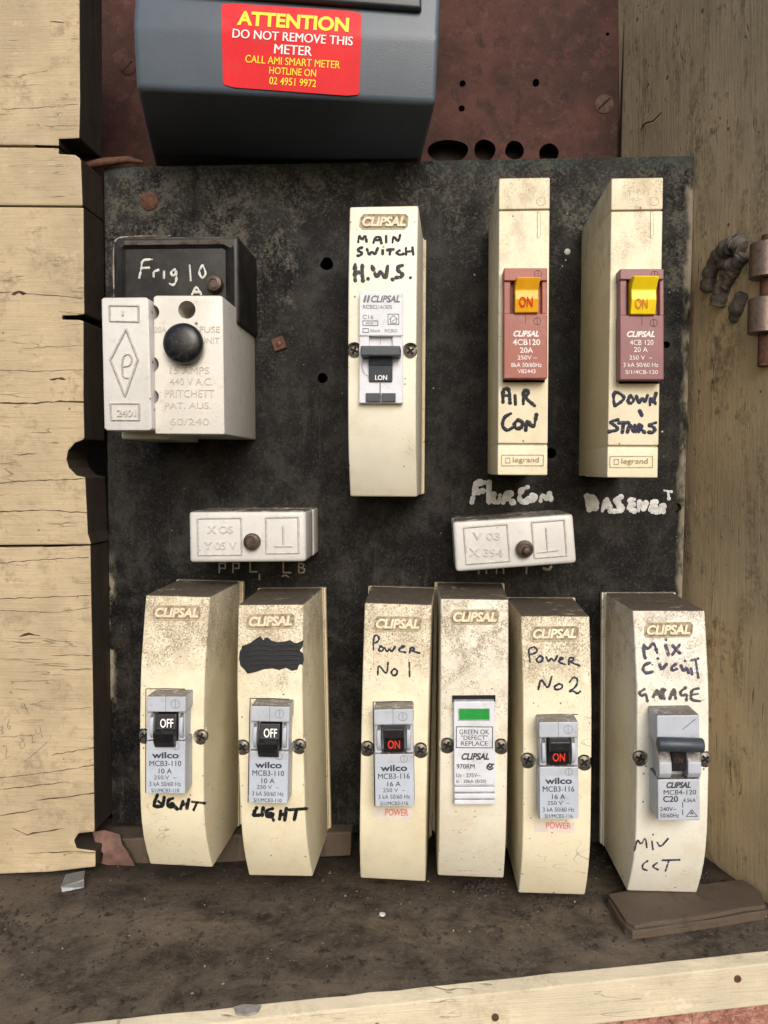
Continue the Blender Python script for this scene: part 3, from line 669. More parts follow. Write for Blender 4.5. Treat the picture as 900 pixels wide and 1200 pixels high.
# paint chips on the sill and trim, dirt crumbs everywhere on the sill
c = SF.map(291, 1187)
q = [SF.map(*k) for k in [(274, 1184), (286, 1181), (306, 1182), (303, 1189), (290, 1193), (277, 1192)]]
one('paint_chip', MB().prism([(x, v - 3.4, d) for x, v, d in q], [(x, v - 1.8, d) for x, v, d in q]), M['paint_chip'], 'grey paint chip on the trim strip at the lower left', 'paint chip', None, c)
c = SF.map(448, 1073)
one('paint_chip', MB().lathe((c[0], sv(c[0]) - 2.2, c[2]), [(3.2, 0), (3.6, 1), (2.5, 2)], 7, 'v'), M['chalk'], 'tiny white paint chip on the sill below the gap in the bottom row', 'paint chip', None, (c[0], sv(c[0]), c[2]))
rr = random.Random(11); mb = MB()
def crumb(u, d, r):
    SV = sv(u)
    n = rr.randint(5, 7); a0 = rr.random() * 6
    pts = []
    for k in range(n): a = a0 + k * 6.283 / n; q = r * rr.uniform(.6, 1.1); pts.append((u + q * math.cos(a), d + q * math.sin(a)))
    h = r * rr.uniform(.4, .8)
    mb.prism([(u + (p[0] - u) * .55, SV - h, d + (p[1] - d) * .55) for p in pts], [(p[0], SV + 1.2, p[1]) for p in pts])
for _ in range(1500):
    x = rr.uniform(0, 900); y = rr.choice([rr.gauss(1040, 20), rr.uniform(1005, 1190), rr.gauss(1085, 40)])
    p = SF.map(x, y)
    if -60 < p[2] < fd(p[0]) - 6 and not (p[0] > 165 and p[2] > 60 and p[2] < 135 and p[0] > 170): crumb(p[0], p[2], min(4.2, abs(rr.gauss(0, 1.0)) + .5))
for cx, cy, n, sx, sy, r in [(15, 1088, 90, 22, 12, 3.2), (118, 1052, 40, 10, 12, 3.0), (570, 1040, 90, 14, 6, 3.4), (712, 1025, 140, 22, 18, 3.2), (838, 1040, 120, 24, 9, 3.2), (315, 1142, 26, 5, 7, 3), (262, 1125, 30, 18, 6, 2.5), (362, 1065, 12, 6, 5, 3), (880, 1055, 60, 14, 8, 3)]:
    for _ in range(n):
        p = SF.map(rr.gauss(cx, sx), rr.gauss(cy, sy))
        if -70 < p[2] < fd(p[0]) - 4: crumb(p[0], p[2], rr.uniform(.8, r))
DC_ = mb
o = one('dirt_crumbs', mb, M['debris'], 'dark dirt crumbs scattered over the brown sill', 'dirt', None, (0, sv(0), 60)); o['kind'] = 'stuff'

mb = MB(); rr = random.Random(23)
for _ in range(75):
    p = SF.map(rr.uniform(0, 900), rr.choice([rr.uniform(1010, 1190), rr.gauss(1060, 30)]))
    if -60 < p[2] < fd(p[0]) - 6: crumb(p[0], p[2], rr.choice([.5, .6, .7, .8, 1.3]))
o = one('pale_grit', mb, M['grit'], 'pale grit and tiny paint flakes scattered over the brown sill', 'grit', None, (0, sv(0), 60)); o['kind'] = 'stuff'
tp = [SF.map(*q, h) for q, h in [((392, 1037), 1), ((402, 1028), 3), ((412, 1021), 3), ((424, 1010), 2)]]
one('twig', MB().tube(tp, [1.0, 1.1, .9, .6], 6), M['jamb'], 'thin dark twig lying on the sill between the light and power breakers', 'twig', None, tp[0])
# ------------------------------------------------------------------ the black panel
PU0, PU1, PV0, PV1 = -393, 286, -354.5, 437
pt = thing('switchboard_panel', 'large dusty black switchboard panel carrying all the breakers and fuses', 'panel', ((PU0 + PU1) / 2, PV1, -14))
cut = MB()
for x, y, r in [(383, 309, 7.5), (378, 443, 6), (793, 595, 5.5), (781, 404, 4), (646, 531, 6)]:
    u, v = W(x, y, 0); pts = [(u + r * math.cos(q * math.pi / 9) * (1 + (.14 if r > 7 else .04) * math.sin(q * math.pi / 9 * 3 + x)), v + r * math.sin(q * math.pi / 9)) for q in range(18)]
    cut.prism([(p[0], p[1], 20) for p in pts], [(p[0], p[1], -30) for p in pts])
MB().ubox(PU0, PV0, PU1, PV1, -14, 0).build('board', M['panel'], pt, bevel=1.5, cut=cut)
F0 = Flat(0)
def nut(x, y, s, ang):
    u, v = W(x, y, 0)
    q = [(u + s * math.cos(ang + k * math.pi / 2), v + s * math.sin(ang + k * math.pi / 2)) for k in range(4)]
    n = MB().prism([(p[0], p[1], 3) for p in q], [(p[0], p[1], 0) for p in q]).build('nut', M['rust'], pt, bevel=.8)
    MB().lathe((u, v, 3), [(3, 0), (3, 1.2), (1, 1.6)], 12).build('bolt_end', M['bolt'], n, smooth=40)
nut(327, 403, 10.5, .45)
u, v = W(175, 236, 0); MB().lathe((u, v, 0), [(10.5, 0), (10.5, 1.2), (7, 3.4), (2, 4.4)], 20).build('screw', M['rust'], pt, smooth=50)
z = zoom(550, 380, 5.45); mb = MB()
mb.strokes([[(15, 1140), (30, 1080), (45, 1010), (90, 1012), (130, 1008)], [(125, 1010), (125, 1140)], [(35, 1075), (80, 1065), (118, 1060)], [(155, 1085), (158, 1140), (190, 1140), (195, 1090)], [(215, 1140), (225, 1075), (265, 1070), (258, 1105), (225, 1112), (285, 1140)],
            [(372, 1040), (325, 1062), (318, 1130), (365, 1135), (380, 1112)], [(400, 1092), (388, 1120), (420, 1126), (432, 1100), (400, 1092)], [(455, 1130), (462, 1085), (498, 1118), (514, 1072), (522, 1125)]], z, 5.2, F0, h=.3, dome=.35, jit=.28)
mb.build('painted_lettering', M['chalk_grey'], pt)
z = zoom(660, 390, 5.456); mb = MB()
mb.strokes([[(148, 1045), (160, 1130), (205, 1118), (212, 1055), (150, 1045)], [(170, 1060), (185, 1120)], [(195, 1060), (180, 1110)], [(165, 1090), (210, 1080)], [(160, 1070), (205, 1062)], [(165, 1112), (205, 1100)], [(205, 1085), (218, 1100), (205, 1125), (165, 1132)], [(250, 1140), (268, 1080), (285, 1060), (300, 1140)], [(260, 1112), (298, 1112)], [(372, 1048), (330, 1068), (345, 1095), (385, 1115), (370, 1142), (320, 1140)], [(350, 1060), (360, 1130)],
            [(455, 1066), (425, 1072), (427, 1140), (455, 1138)], [(428, 1104), (452, 1098)], [(482, 1140), (488, 1068), (518, 1138), (530, 1080)], [(602, 1078), (562, 1092), (562, 1148), (602, 1142)], [(565, 1118), (595, 1112)], [(615, 1150), (625, 1095), (645, 1105), (640, 1145)], [(645, 1008), (692, 1016)], [(670, 1015), (676, 1060)]], z, 5.0, F0, h=.3, dome=.35, jit=.28)
mb.build('painted_lettering', M['chalk_grey'], pt)
mb = MB()
for l in [[(257, 671), (257, 660), (264, 660), (264, 666), (258, 666)], [(273, 671), (273, 660), (280, 660), (280, 666), (274, 666)], [(293, 658), (293, 670), (301, 670)], [(332, 658), (332, 671), (341, 671)], [(350, 671), (350, 660), (356, 661), (355, 665), (351, 665), (357, 667), (356, 671), (350, 671)], [(304, 673), (304, 679)], [(331, 675), (335, 674), (338, 676)]]:
    mb.stroke(l, 1.7, F0, h=.1, dome=.2, smooth=False)
mb.build('engraved_lettering', M['chalk_dim'], pt); mb = MB()
for x in (561, 570, 582, 590): mb.stroke([(x, 665), (x, 672)], 1.8, F0, h=.1, dome=.2)
mb.stroke([(617, 664), (617, 672)], 2, F0, h=.1, dome=.2); mb.stroke([(637, 666), (643, 668), (646, 664)], 3, F0, h=.1, dome=.4)
mb.build('engraved_lettering', M['chalk_dim'], pt)
mb = MB()
for x, y, r in [(665, 295, 3.6), (663, 305, 1), (659, 312, .8), (556, 322, .9), (508, 455, .8), (776, 506, 1.2), (600, 480, .6)]:
    MB().lathe((*W(x, y, 0), 0), [(r, 0), (r * .9, .5), (r * .3, .9)], 12).build('paint_speck', M['chalk'], pt, smooth=60)


# ------------------------------------------------------------------ electricity meter
mt = thing('electricity_meter', 'big slate grey electricity meter with a red warning sticker at the top', 'meter', (-180, -362, -150))
DF = 118
def L(a, b, t): return a + (b - a) * t
bl, br = W(160, 104, DF), W(511, 122, DF); ml, mr = W(156, 30, 128), W(514, 44, 128)
tl, trr = (ml[0] + 6, -660), (mr[0] + 8, -660)
st = [((*tl, 108), (*trr, 108)), ((*ml, 128), (*mr, 128)), ((*bl, DF), (*br, DF))]
bk = [((-372, -660, -150), (-30, -660, -150)), ((-372, -430, -150), (-34, -425, -150)), ((-372, -357, -150), (-38, -352, -150))]
vs = []
for (a, b), (c, d) in zip(st, bk): vs += [a, b, d, c]
fs = [(0, 1, 2, 3), (11, 10, 9, 8)]
for i in range(2):
    for k in range(4): fs.append((i * 4 + k, i * 4 + (k + 1) % 4, (i + 1) * 4 + (k + 1) % 4, (i + 1) * 4 + k))
MB().add(vs, fs).build('body', M['meter'], mt, bevel=6, seg=4, smooth=40, ang=8)
# raised terminal cover lip at the top
c0, c1, c2, c3 = W(200, -50, 133), W(493, -34, 133), W(494, 10, 133), W(200, -12, 133)
MB().prism([(*c0, 133), (*c1, 133), (*c2, 133), (*c3, 133)], [(c0[0], c0[1], 112), (c1[0], c1[1], 112), (c2[0], c2[1] + 1, 112), (c3[0], c3[1] + 1, 112)]).build('terminal_cover', M['meter_dark'], mt, bevel=3, seg=3, smooth=40)
class MeterSurf:
    def __init__(s): s.a = Plane((*bl, DF), (*br, DF), (*ml, 128)); s.b = Plane((*ml, 128), (*mr, 128), (*tl, 108))
    def map(s, px, py, h=0):
        p, q = s.a.map(px, py, h), s.b.map(px, py, h); return p if p[2] < q[2] else q
MS = MeterSurf()
mb = MB()
q = [(259, 3), (424, 13.5), (421, 113), (261.5, 101.5)]
NXX, NYY = 12, 20; vs = []; fs = []
for j in range(NYY + 1):
    for i in range(NXX + 1):
        a, b = i / NXX, j / NYY
        x = L(L(q[0][0], q[1][0], a), L(q[3][0], q[2][0], a), b); y = L(L(q[0][1], q[1][1], a), L(q[3][1], q[2][1], a), b)
        if (i in (0, NXX)) and (j in (0, NYY)): x += 2 * (1 if i == 0 else -1); y += 2 * (1 if j == 0 else -1)
        vs.append(MS.map(x, y, 1.0))
for j in range(NYY):
    for i in range(NXX): p = j * (NXX + 1) + i; fs.append((p, p + 1, p + NXX + 2, p + NXX + 1))
stk = mb.add(vs, fs).build('warning_sticker', M['red_sticker'], mt, smooth=60)
fr = Frame(0, 0); r_ = math.atan2(11, 165)
def mtext(body, x, y, wd, ht, m, bold): MB().text(body, 0, 0, wd, ht, MS, h=1.5, fr=Frame(x, y, r_), bold=bold).build('lettering', m, stk)
mtext('ATTENTION', 343.5, 25, 131, 17, M['print_yellow'], .035)
mtext('DO NOT REMOVE THIS', 343, 43.5, 141, 10.5, M['sticker_white'], .018)
mtext('METER', 343.5, 58.5, 44, 11, M['sticker_white'], .018)
mtext('CALL AMI SMART METER', 343, 72.3, 111, 9, M['print_yellow'], .010)
mtext('HOTLINE ON', 343, 84, 55, 8.5, M['print_yellow'], .010)
mtext('02 4951 9972', 343, 96, 55, 9, M['print_yellow'], .010)

# ------------------------------------------------------------------ refrigerator fuse
ft = thing('fuse', 'old white ceramic plug fuse with black knob under a black cover marked Frig 10', 'fuse', (-300, 10, 0))
DB = 84
def frust(c_px, d1, back_shift, d0=0):
    """front outline in pixels at d1, straight back"""
    uv = [W(*p, d1) for p in c_px]
    return [(p[0], p[1], d1) for p in uv], [(p[0] + back_shift[0], p[1] + back_shift[1], d0) for p in uv]
cf = [(132, 277), (280, 276), (281, 380), (131, 380)]
cov = MB().prism(*frust(cf, DB, (0, 0))).build('cover', M['bakelite'], ft, bevel=5, seg=4, smooth=40)
# moulded rim round the cover's face
mb = MB()
for l in [[(142, 372), (142, 290), (146, 287), (262, 286), (269, 290), (270, 372)]]:
    mb.stroke(l, 10, Flat(DB), h=.2, dome=4, smooth=False)
mb.build('rim', M['bakelite'], cov, smooth=60)
MB().stroke([(133.5, 348), (132.5, 290), (136, 279), (150, 277), (200, 276)], 1.0, Flat(DB), h=.2, dome=.2, jit=.6).build('chipped_edge', M['chalk_dim'], cov)
z = zoom(100, 260, 4.09); mb = MB()
mb.strokes([[(258, 270), (268, 225), (272, 182), (322, 180)], [(268, 222), (305, 220)], [(328, 265), (326, 240), (350, 230)], [(377, 238), (377, 270)], [(430, 228), (410, 238), (413, 260), (432, 252), (436, 232), (436, 288), (418, 306), (402, 295)], [(500, 208), (505, 280)], [(562, 205), (542, 238), (558, 274), (580, 250), (562, 205)], [(510, 350), (532, 305), (556, 350)], [(520, 336), (548, 336)]], z, 2.3, Flat(DB), h=.2, dome=.4, jit=.2)
mb.build('painted_lettering', M['chalk'], cov)
c = (*W(253, 334, DB), DB)
sc_ = MB().lathe(c, [(8.5, 0), (9, 4), (8, 9), (4.5, 10), (4.4, 8.5), (.5, 8.6)], 22).build('screw', M['bolt'], cov, smooth=40)
DW = 136
body = [(179.5, 348), (183, 346), (258, 346), (261, 348), (263, 509), (181.5, 508.5)]
cut = MB()
for x, y, r, dd in [(219, 363, 10.5, 40), (178, 366, 9, 30), (177, 427, 9.5, 40), (177, 465, 9.5, 40)]:
    u, v = W(x, y, DW); r *= .85; cut.lathe((u, v, DW - dd), [(r, 0), (r, dd + 15)], 24)
blk = MB().poly(body, 0, DW)
u0, v0 = W(150, 352, DW); u1, v1 = W(181, 506, DW)
bd = blk.build('ceramic_body', M['ceramic'], ft, bevel=2.5, seg=3, cut=cut, smooth=30)
MB().ubox(u0 - 22, v0 + 8, u1 + 3, v1 + 6, 0, DW - 32).build('ceramic_back', M['ceramic'], ft, bevel=2)
# slim front bar with a raised diamond
DA = 147
bar = MB().poly([(118.5, 351), (121, 348.5), (171, 348), (174, 351), (178, 502), (175, 504.5), (125, 504.5), (122, 502)], DW - 34, DA).build('carrier_bar', M['ceramic_w'], ft, bevel=3, seg=3, smooth=30)
z = zoom(100, 260, 4.09); mb = MB(); fs_ = Flat(DA)
mb.strokes([[(195, 515), (120, 660), (190, 835), (252, 660), (195, 515)]], z, 3.4, fs_, h=.1, dome=2.0, smooth=False)
mb.strokes([[(206, 748), (180, 745), (176, 700), (180, 645), (205, 630), (226, 652), (216, 688), (182, 694)]], z, 2.6, fs_, h=.1, dome=1.8)
mb.strokes([[(115, 400), (255, 402), (255, 478), (118, 475), (115, 400)]], z, 3.0, fs_, h=.1, dome=1.6, smooth=False)
mb.strokes([[(120, 870), (258, 870), (258, 950), (125, 950), (120, 870)]], z, 3.0, fs_, h=.1, dome=1.6, smooth=False)
mb.text('2401', *z((196, 915)), 22, 8.5, fs_, h=1.4, bold=.02, depth=1.4)
mb.text('1', *z((178, 436)), 2.5, 6, fs_, h=1.4, bold=.02, depth=1.4)
mb.build('moulded_emblem', M['emboss_w'], bar, smooth=50)
c = (*W(214.5, 402.5, DW + 10), DW)
kb = MB().lathe(c, [(15, 0), (15.5, 4), (19.6, 6), (20.3, 9), (19.6, 12), (16.5, 14.6), (10, 16.2), (1, 16.8)], 40).build('knob', M['knob'], ft, smooth=60)
MB().lathe((c[0], c[1], c[2] + 16.5), [(2.3, 0), (2.6, .6), (1.8, .6), (1.6, .2)], 18).build('knob_ring', M['knob'], kb)
mb = MB(); fw = Flat(DW); fr = Frame(221, 0, .01)
for t, x, y, wd, ht in [('20A', 188, 386, 14, 7), ('FUSE', 246, 386, 24, 7), ('UNIT', 246, 399, 22, 7), ('15 AMPS', 222, 434, 46, 8), ('440 V A.C.', 224, 447, 50, 8.5), ('PRITCHETT', 222, 461, 58, 9), ('PAT. AUS.', 220, 475, 54, 7.5), ('60/240', 222, 494, 46, 8)]:
    mb.text(t, x, y, wd, ht, fw, h=.6, depth=.6)
mb.build('moulded_lettering', M['emboss'], bd)

# ------------------------------------------------------------------ ceramic link covers
def link(cs, base_rect, screw, tip, label, lines, tee, up=1):
    d1 = 90
    uv = [W(*p, d1) for p in cs]
    cu, cv = sum(p[0] for p in uv) / 4, sum(p[1] for p in uv) / 4
    t = thing('ceramic_link', label, 'fuse link', (cu, max(p[1] for p in uv), 0), 'white ceramic links between the two rows')
    g = [(cu + (p[0] - cu) * 1.0, cv + (p[1] - cv) * 1.0) for p in uv]
    MB().prism([(p[0], p[1], 36) for p in g], [(p[0], p[1], 0) for p in g]).build('base', M['ceramic'], t, bevel=4, seg=3, smooth=35)
    g2 = [(cu + (p[0] - cu) * .97, cv + (p[1] - cv) * .95) for p in uv]
    MB().prism([(p[0], p[1], 41) for p in g2], [(p[0], p[1], 34) for p in g2]).build('gasket', M['dirt'], t)
    cvr = MB().prism([(p[0], p[1], d1) for p in uv], [(p[0], p[1], 40) for p in uv]).build('cover', M['ceramic_w'], t, bevel=4.5, seg=3, smooth=35)
    a = math.atan2(uv[1][1] - uv[0][1], uv[1][0] - uv[0][0])
    cpx = (sum(p[0] for p in cs) / 4, sum(p[1] for p in cs) / 4); fr = Frame(*cpx, a); sf = Flat(d1)
    mb = MB()
    mb.strokes([[(-58, -22), (-7, -22), (-7, 21), (-58, 21), (-58, -22)], [(22, -22), (60, -22), (60, 20), (22, 20), (22, -22)]], lambda p: fr(*p), 2.8, sf, h=.1, dome=1.2, smooth=False)
    for s_, x, y, wd, ht in lines: mb.text(s_, *fr(x, y), wd, ht, sf, h=1.2, depth=1.2, bold=.02)
    mb.strokes(tee, lambda p: fr(*p), 2.8, sf, h=.1, dome=1.2, smooth=False)
    mb.build('moulded_lettering', M['emboss_w'], cvr, smooth=50)
    c = (*W(*screw, d1), d1)
    s1 = MB().lathe(c, [(9, 0), (9.3, 3), (8.4, 7), (6.3, 8), (6, 6.5), (.5, 6.8)], 26).build('screw', M['bolt'], t, smooth=40)
    if tip: MB().lathe((c[0] + 1, c[1] + 1, c[2] + 6), [(4, 0), (4, 5), (3, 6.5), (.4, 7)], 14).build('screw_stud', M['bolt'], s1, smooth=40)
    else: MB().lathe((c[0], c[1], c[2] + 6.6), [(4.6, 0), (4.6, .9), (.3, 1.1)], 14).build('screw_stud', M['bolt'], s1, smooth=40)
link([(221, 599), (358, 598.5), (358.5, 658.5), (222, 659.5)], None, (296, 634.5), False, 'white ceramic link cover sitting level above the two breakers marked light', [('X OS', -32, -9, 30, 9), ('Y 05 V', -32, 10, 38, 9)], [[(42, -12), (42, 12)], [(32, 12), (52, 12)]])
link([(530.5, 611), (671.5, 601.5), (676, 660), (534, 670.5)], None, (614.5, 643), True, 'white ceramic link cover hanging crooked with a stud in its brown screw', [('V 03', -32, -10, 32, 9), ('X 394', -34, 9, 40, 10)], [[(38, -14), (38, 14)], [(26, 14), (50, 13)]])
# ------------------------------------------------------------------ breakers
STN = [(0, 121), (.07, 126), (.15, 131), (.23, 135.6), (.31, 138), (.43, 139.3), (.55, 139.8), (.66, 139.2), (.74, 137.8), (.80, 134.8), (.86, 129.4), (.93, 119.8), (1, 108)]
class CasSurf:
    def __init__(s, T, e, L, stn): s.T, s.e, s.L, s.stn = T, e, L, stn
    def depth(s, u, v):
        t = ((u - s.T[0]) * s.e[0] + (v - s.T[1]) * s.e[1]) / s.L
        st = s.stn
        if t <= 0: return st[0][1]
        for (a, da), (b, db) in zip(st, st[1:]):
            if t <= b: return da + (db - da) * (t - a) / (b - a)
        return st[-1][1]
    def map(s, px, py, h=0):
        d = 130
        for _ in range(6): u, v = W(px, py, d + h); d = s.depth(u, v)
        return (u, v, d + h)
def phillips(parent, x, y, d, r, ang=.3, m=None):
    u, v = W(x, y, d); r *= .80
    s = MB().lathe((u, v, d - 3), [(r, 0), (r, 1.5), (r * .92, 3), (r * .55, 4.2), (r * .1, 4.5)], 22).build('screw', m or M['steel'], parent, smooth=40)
    mb = MB()
    for k in range(2):
        a = ang + k * math.pi / 2; c, q = math.cos(a) * r * .62, math.sin(a) * r * .62; nx, ny = -math.sin(a) * r * .17, math.cos(a) * r * .17
        zz = d + 1.5 + k * .1
        mb.prism([(u - c - nx, v - q - ny, zz), (u + c - nx, v + q - ny, zz), (u + c + nx, v + q + ny, zz), (u - c + nx, v - q + ny, zz)],
                 [(u - c - nx, v - q - ny, zz - 3), (u + c - nx, v + q - ny, zz - 3), (u + c + nx, v + q + ny, zz - 3), (u - c + nx, v - q + ny, zz - 3)])
    mb.build('screw_slot', M['void'], s)
def logo(parent, surf, cx, cy, rot, wd=57, ht=17):
    fr = Frame(cx, cy, rot); w2, h2 = wd / 2, ht / 2
    o = [(-w2 + 5, -h2), (w2 - 3, -h2), (w2, -h2 + 3), (w2 - 1, h2 - 3), (w2 - 4, h2), (-w2 + 3, h2), (-w2, h2 - 3), (-w2 + 1, -h2 + 4)]
    pts = [fr(*p) for p in o]
    mb = MB().prism([surf.map(p[0], p[1], .5) for p in pts], [surf.map(p[0], p[1], -.5) for p in pts])
    lp = mb.build('logo_plate', M['dirt'], parent)
    mb = MB().text('CLIPSAL', 0, 0, wd - 6, ht - 5.5, surf, h=1.9, fr=fr, bold=.045, shear=.22, depth=1.4)
    # moulded lip round the plate
    o2 = o + [o[0]]
    mb.strokes([o2], lambda p: fr(*p), 1.3, surf, h=.2, dome=.9, smooth=False)
    mb.build('raised_logo', M['logo'], lp)
def casing(label, top, bot, m, group, screws, name='circuit_breaker', cat='circuit breaker', logo_at=None, notch=True, wl=37.5, wf=33.7, base_top=0.0, base_bot=0):
    T = W(*top, STN[0][1]); B = W(*bot, STN[-1][1])
    dx, dy = B[0] - T[0], B[1] - T[1]; L_ = math.hypot(dx, dy); e = (dx / L_, dy / L_); r = (e[1], -e[0])
    P = lambda x, t, d: (T[0] + e[0] * t * L_ + r[0] * x, T[1] + e[1] * t * L_ + r[1] * x, d)
    t = thing(name, label, cat, P(0, 1, 0), group)
    hw = lambda d: wl + (wf - wl) * (d - 9) / 130
    surf = CasSurf(T, e, L_, STN); rot = math.atan2(r[1], r[0])
    vs = [P(-wl, 0, 9), P(wl, 0, 9), P(-wl, 1, 9), P(wl, 1, 9)]; n = len(STN)
    for q, d in STN: vs += [P(-hw(d), q, d), P(hw(d), q, d)]
    fs = [(0, 1, 5, 4), (2, 3, 4 + 2 * n - 1, 4 + 2 * n - 2), (0, 2, 3, 1)]
    fs += [tuple([0] + [4 + 2 * i for i in range(n)] + [2]), tuple([1] + [5 + 2 * i for i in range(n)] + [3])]
    for i in range(n - 1): a = 4 + 2 * i; fs.append((a, a + 1, a + 3, a + 2))
    cut = None
    if notch:
        cut = MB()
        for x, y in screws:
            u, v = W(x, y, 138); cut.lathe((u, v, 130.5), [(8.2, 0), (8.2, 40)], 26)
    MB().add(vs, fs).build('casing', m, t, bevel=2.0, seg=3, smooth=26, cut=cut)
    mb = MB()
    bw = wl + 3.2
    mb.prism([P(-bw, -.004 * base_top, 8), P(bw, -.004 * base_top, 8), P(bw, 1 + .001 * base_bot, 8), P(-bw, 1 + .001 * base_bot, 8)], [P(-bw, -.004 * base_top, 0), P(bw, -.004 * base_top, 0), P(bw, 1 + .001 * base_bot, 0), P(-bw, 1 + .001 * base_bot, 0)])
    mb.prism([P(-wl - 1, -.002, 12), P(wl + 1, -.002, 12), P(wl + 1, 1.002, 12), P(-wl - 1, 1.002, 12)], [P(-wl - 1, -.002, 6), P(wl + 1, -.002, 6), P(wl + 1, 1.002, 6), P(-wl - 1, 1.002, 6)])
    mb.build('base_plate', M['base'] if m is not M['cream_c'] else M['cream_c'], t, bevel=1.5)
    for i, (x, y) in enumerate(screws): phillips(t, x, y, 133, 8.2, .4 + i * .5)
    if logo_at: logo(t, surf, *logo_at, rot)
    return t, surf, rot
def hand(parent, surf, lines, tr, wd, m, name='handwriting', **k):
    wd *= 1.22
    mb = MB().strokes(lines, tr, wd, surf, h=.25, dome=.2, jit=.13, **k); return mb.build(name, m, parent)

# --- grey rocker module shared by the small breakers
DM = 162
def ring(mb, fr, x, y, r, surf, bar=True):
    pts = [fr(x + r * math.cos(a * math.pi / 8), y + r * math.sin(a * math.pi / 8)) for a in range(17)]
    mb.stroke(pts, .55, surf, h=.05, dome=.1, smooth=False)
    if bar: mb.stroke([fr(x, y - r), fr(x, y + r)], .5, surf, h=.06, dome=.1)
def rocker(parent, cx, cy, rot, on, rating, dev, gap=None):  # gap: surface that the gap's shadow line is drawn on
    fr = Frame(cx, cy, rot); sf = Flat(DM); d0 = 128
    mb = MB()
    mb.box(-23, -57, 23, -38.5, d0, DM, fr)                     # head block
    mb.box(-23, -4.5, 23, 57, d0, DM, fr)                       # label block
    mb.box(-22.6, -39, -14.5, -4, d0, DM - 5, fr); mb.box(14.5, -39, 22.6, -4, d0, DM - 5, fr)
    mb.box(-15, -39, 15, -4, d0, DM - 14, fr)
    md = mb.build('breaker_module', M['mod_grey'], parent, bevel=1.3, seg=2)
    if gap: MB().strokes([[(-23.4, 56), (-23.6, -20), (-23.6, -65.6), (0, -66), (22, -65.6)]], lambda p: fr(*p), 1.0, gap, h=.05, dome=.1, smooth=False).build('gap_shadow_line', M['void'], md)  # shadow of the gap round the module, drawn as a dark line on the casing
    mb = MB()                                                    # humped cheeks either side of the rocker
    for s_ in (-1, 1):
        prof = [(-37, 0), (-32, 4.5), (-24, 6.5), (-16, 6.5), (-9, 4.0), (-5, 0)]
        a = [W(*fr(s_ * 19.5, y), DM) for y, _ in prof]; b = [W(*fr(s_ * 15.2, y), DM) for y, _ in prof]
        A = [(p[0], p[1], DM - 6 + h) for p, (_, h) in zip(a, prof)] ; Bq = [(p[0], p[1], DM - 6 + h) for p, (_, h) in zip(b, prof)]
        mb.prism(A, Bq)
    mb.build('cheek', M['mod_grey'], md, bevel=.7, smooth=35)
    mb = MB(); X = 11.8
    prof = ([(-37, DM - 12), (-36, DM - 1), (-19.5, DM + 2), (-17, DM + 9), (-5, DM + 7), (1.5, DM + 3), (2, DM - 1), (-3, DM - 12)] if not on else
            [(-38, DM - 12), (-39, DM + 3), (-37, DM + 9), (-26, DM + 9), (-24, DM + 3), (-8, DM + .5), (-6, DM - 3), (-5, DM - 12)])
    a = [W(*fr(-X, y), DM) for y, _ in prof]; b = [W(*fr(X, y), DM) for y, _ in prof]
    mb.prism([(p[0], p[1], d) for p, (_, d) in zip(a, prof)], [(p[0], p[1], d) for p, (_, d) in zip(b, prof)])
    mb.build('toggle', M['toggle_black'], md, bevel=.9)
    if on: MB().text('ON', 0, 0, 14.5, 10, Plane(*[(*W(*fr(x, y), d), d) for x, y, d in [(-9, -24, DM + 3), (9, -24, DM + 3), (0, -8, DM + .5)]]), h=.5, fr=Frame(*fr(0, -15.5), rot), bold=.02).build('toggle_lettering', M['red_on'], md)
    else: MB().text('OFF', 0, 0, 15.5, 10.5, Plane(*[(*W(*fr(x, y), d), d) for x, y, d in [(-9, -36, DM - 1), (9, -36, DM - 1), (0, -19.5, DM + 2)]]), h=.5, fr=Frame(*fr(1, -25.5), rot), bold=.012).build('toggle_lettering', M['sticker_white'], md)
    mb = MB()
    q = [fr(-22.3, 6), fr(22.3, 6), fr(22.3, 56.3), fr(-22.3, 56.3)]
    mb.sheet(q, sf, .25).build('label_face', M['mod_plate'], md)
    mb = MB(); F2 = lambda x, y: Frame(*fr(x, y), rot)
    for s_, y, wd, ht, bo in [('wilco', 12, 31.5, 7.6, .03), ('MCB3-' + dev, 21.6, 37, 6.4, .008), (rating + ' A', 30.6, 15.5, 5.8, .008), ('250 V  ~', 38, 26, 4.6, 0), ('3 kA 50/60 Hz', 45.7, 37, 5, 0), ('S/1/MCB3-' + dev, 53.4, 32.5, 4.4, .006)]:
        mb.text(s_, 0, 0, wd, ht, sf, h=.5, fr=F2(-.5, y), bold=bo)
    mb.build('lettering', M['print'], md)
    mb = MB(); ring(mb, fr, 11, -48, 5, sf); ring(mb, fr, 11.5, 1.5, 4.2, sf); mb.stroke([fr(-.5, -57), fr(-.5, -39)], .5, sf, h=.05, dome=.1)
    mb.build('moulded_marks', M['print_grey'], md)
    return md, fr

GB = 'cream breaker casings in the bottom row'
# light, left
t, sf, rot = casing('cream circuit breaker with bare dusty top marked light, leftmost of the bottom row', (208.5, 698), (212.5, 1014.5), M['cream_a'], GB, [(236, 863), (169.5, 862)], logo_at=(207, 718))
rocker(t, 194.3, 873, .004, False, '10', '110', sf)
hand(t, sf, [[(172, 708), (158, 742), (150, 775), (200, 776)], [(178, 745), (198, 762)], [(212, 722), (204, 768)], [(262, 728), (236, 736), (230, 768), (256, 784), (268, 762), (252, 760)], [(262, 765), (290, 792)], [(322, 745), (308, 788)], [(356, 735), (345, 785)], [(318, 765), (350, 760)], [(375, 748), (448, 756)], [(405, 752), (385, 795)]], zoom(150, 790, 5), 3.3, M['ink'])
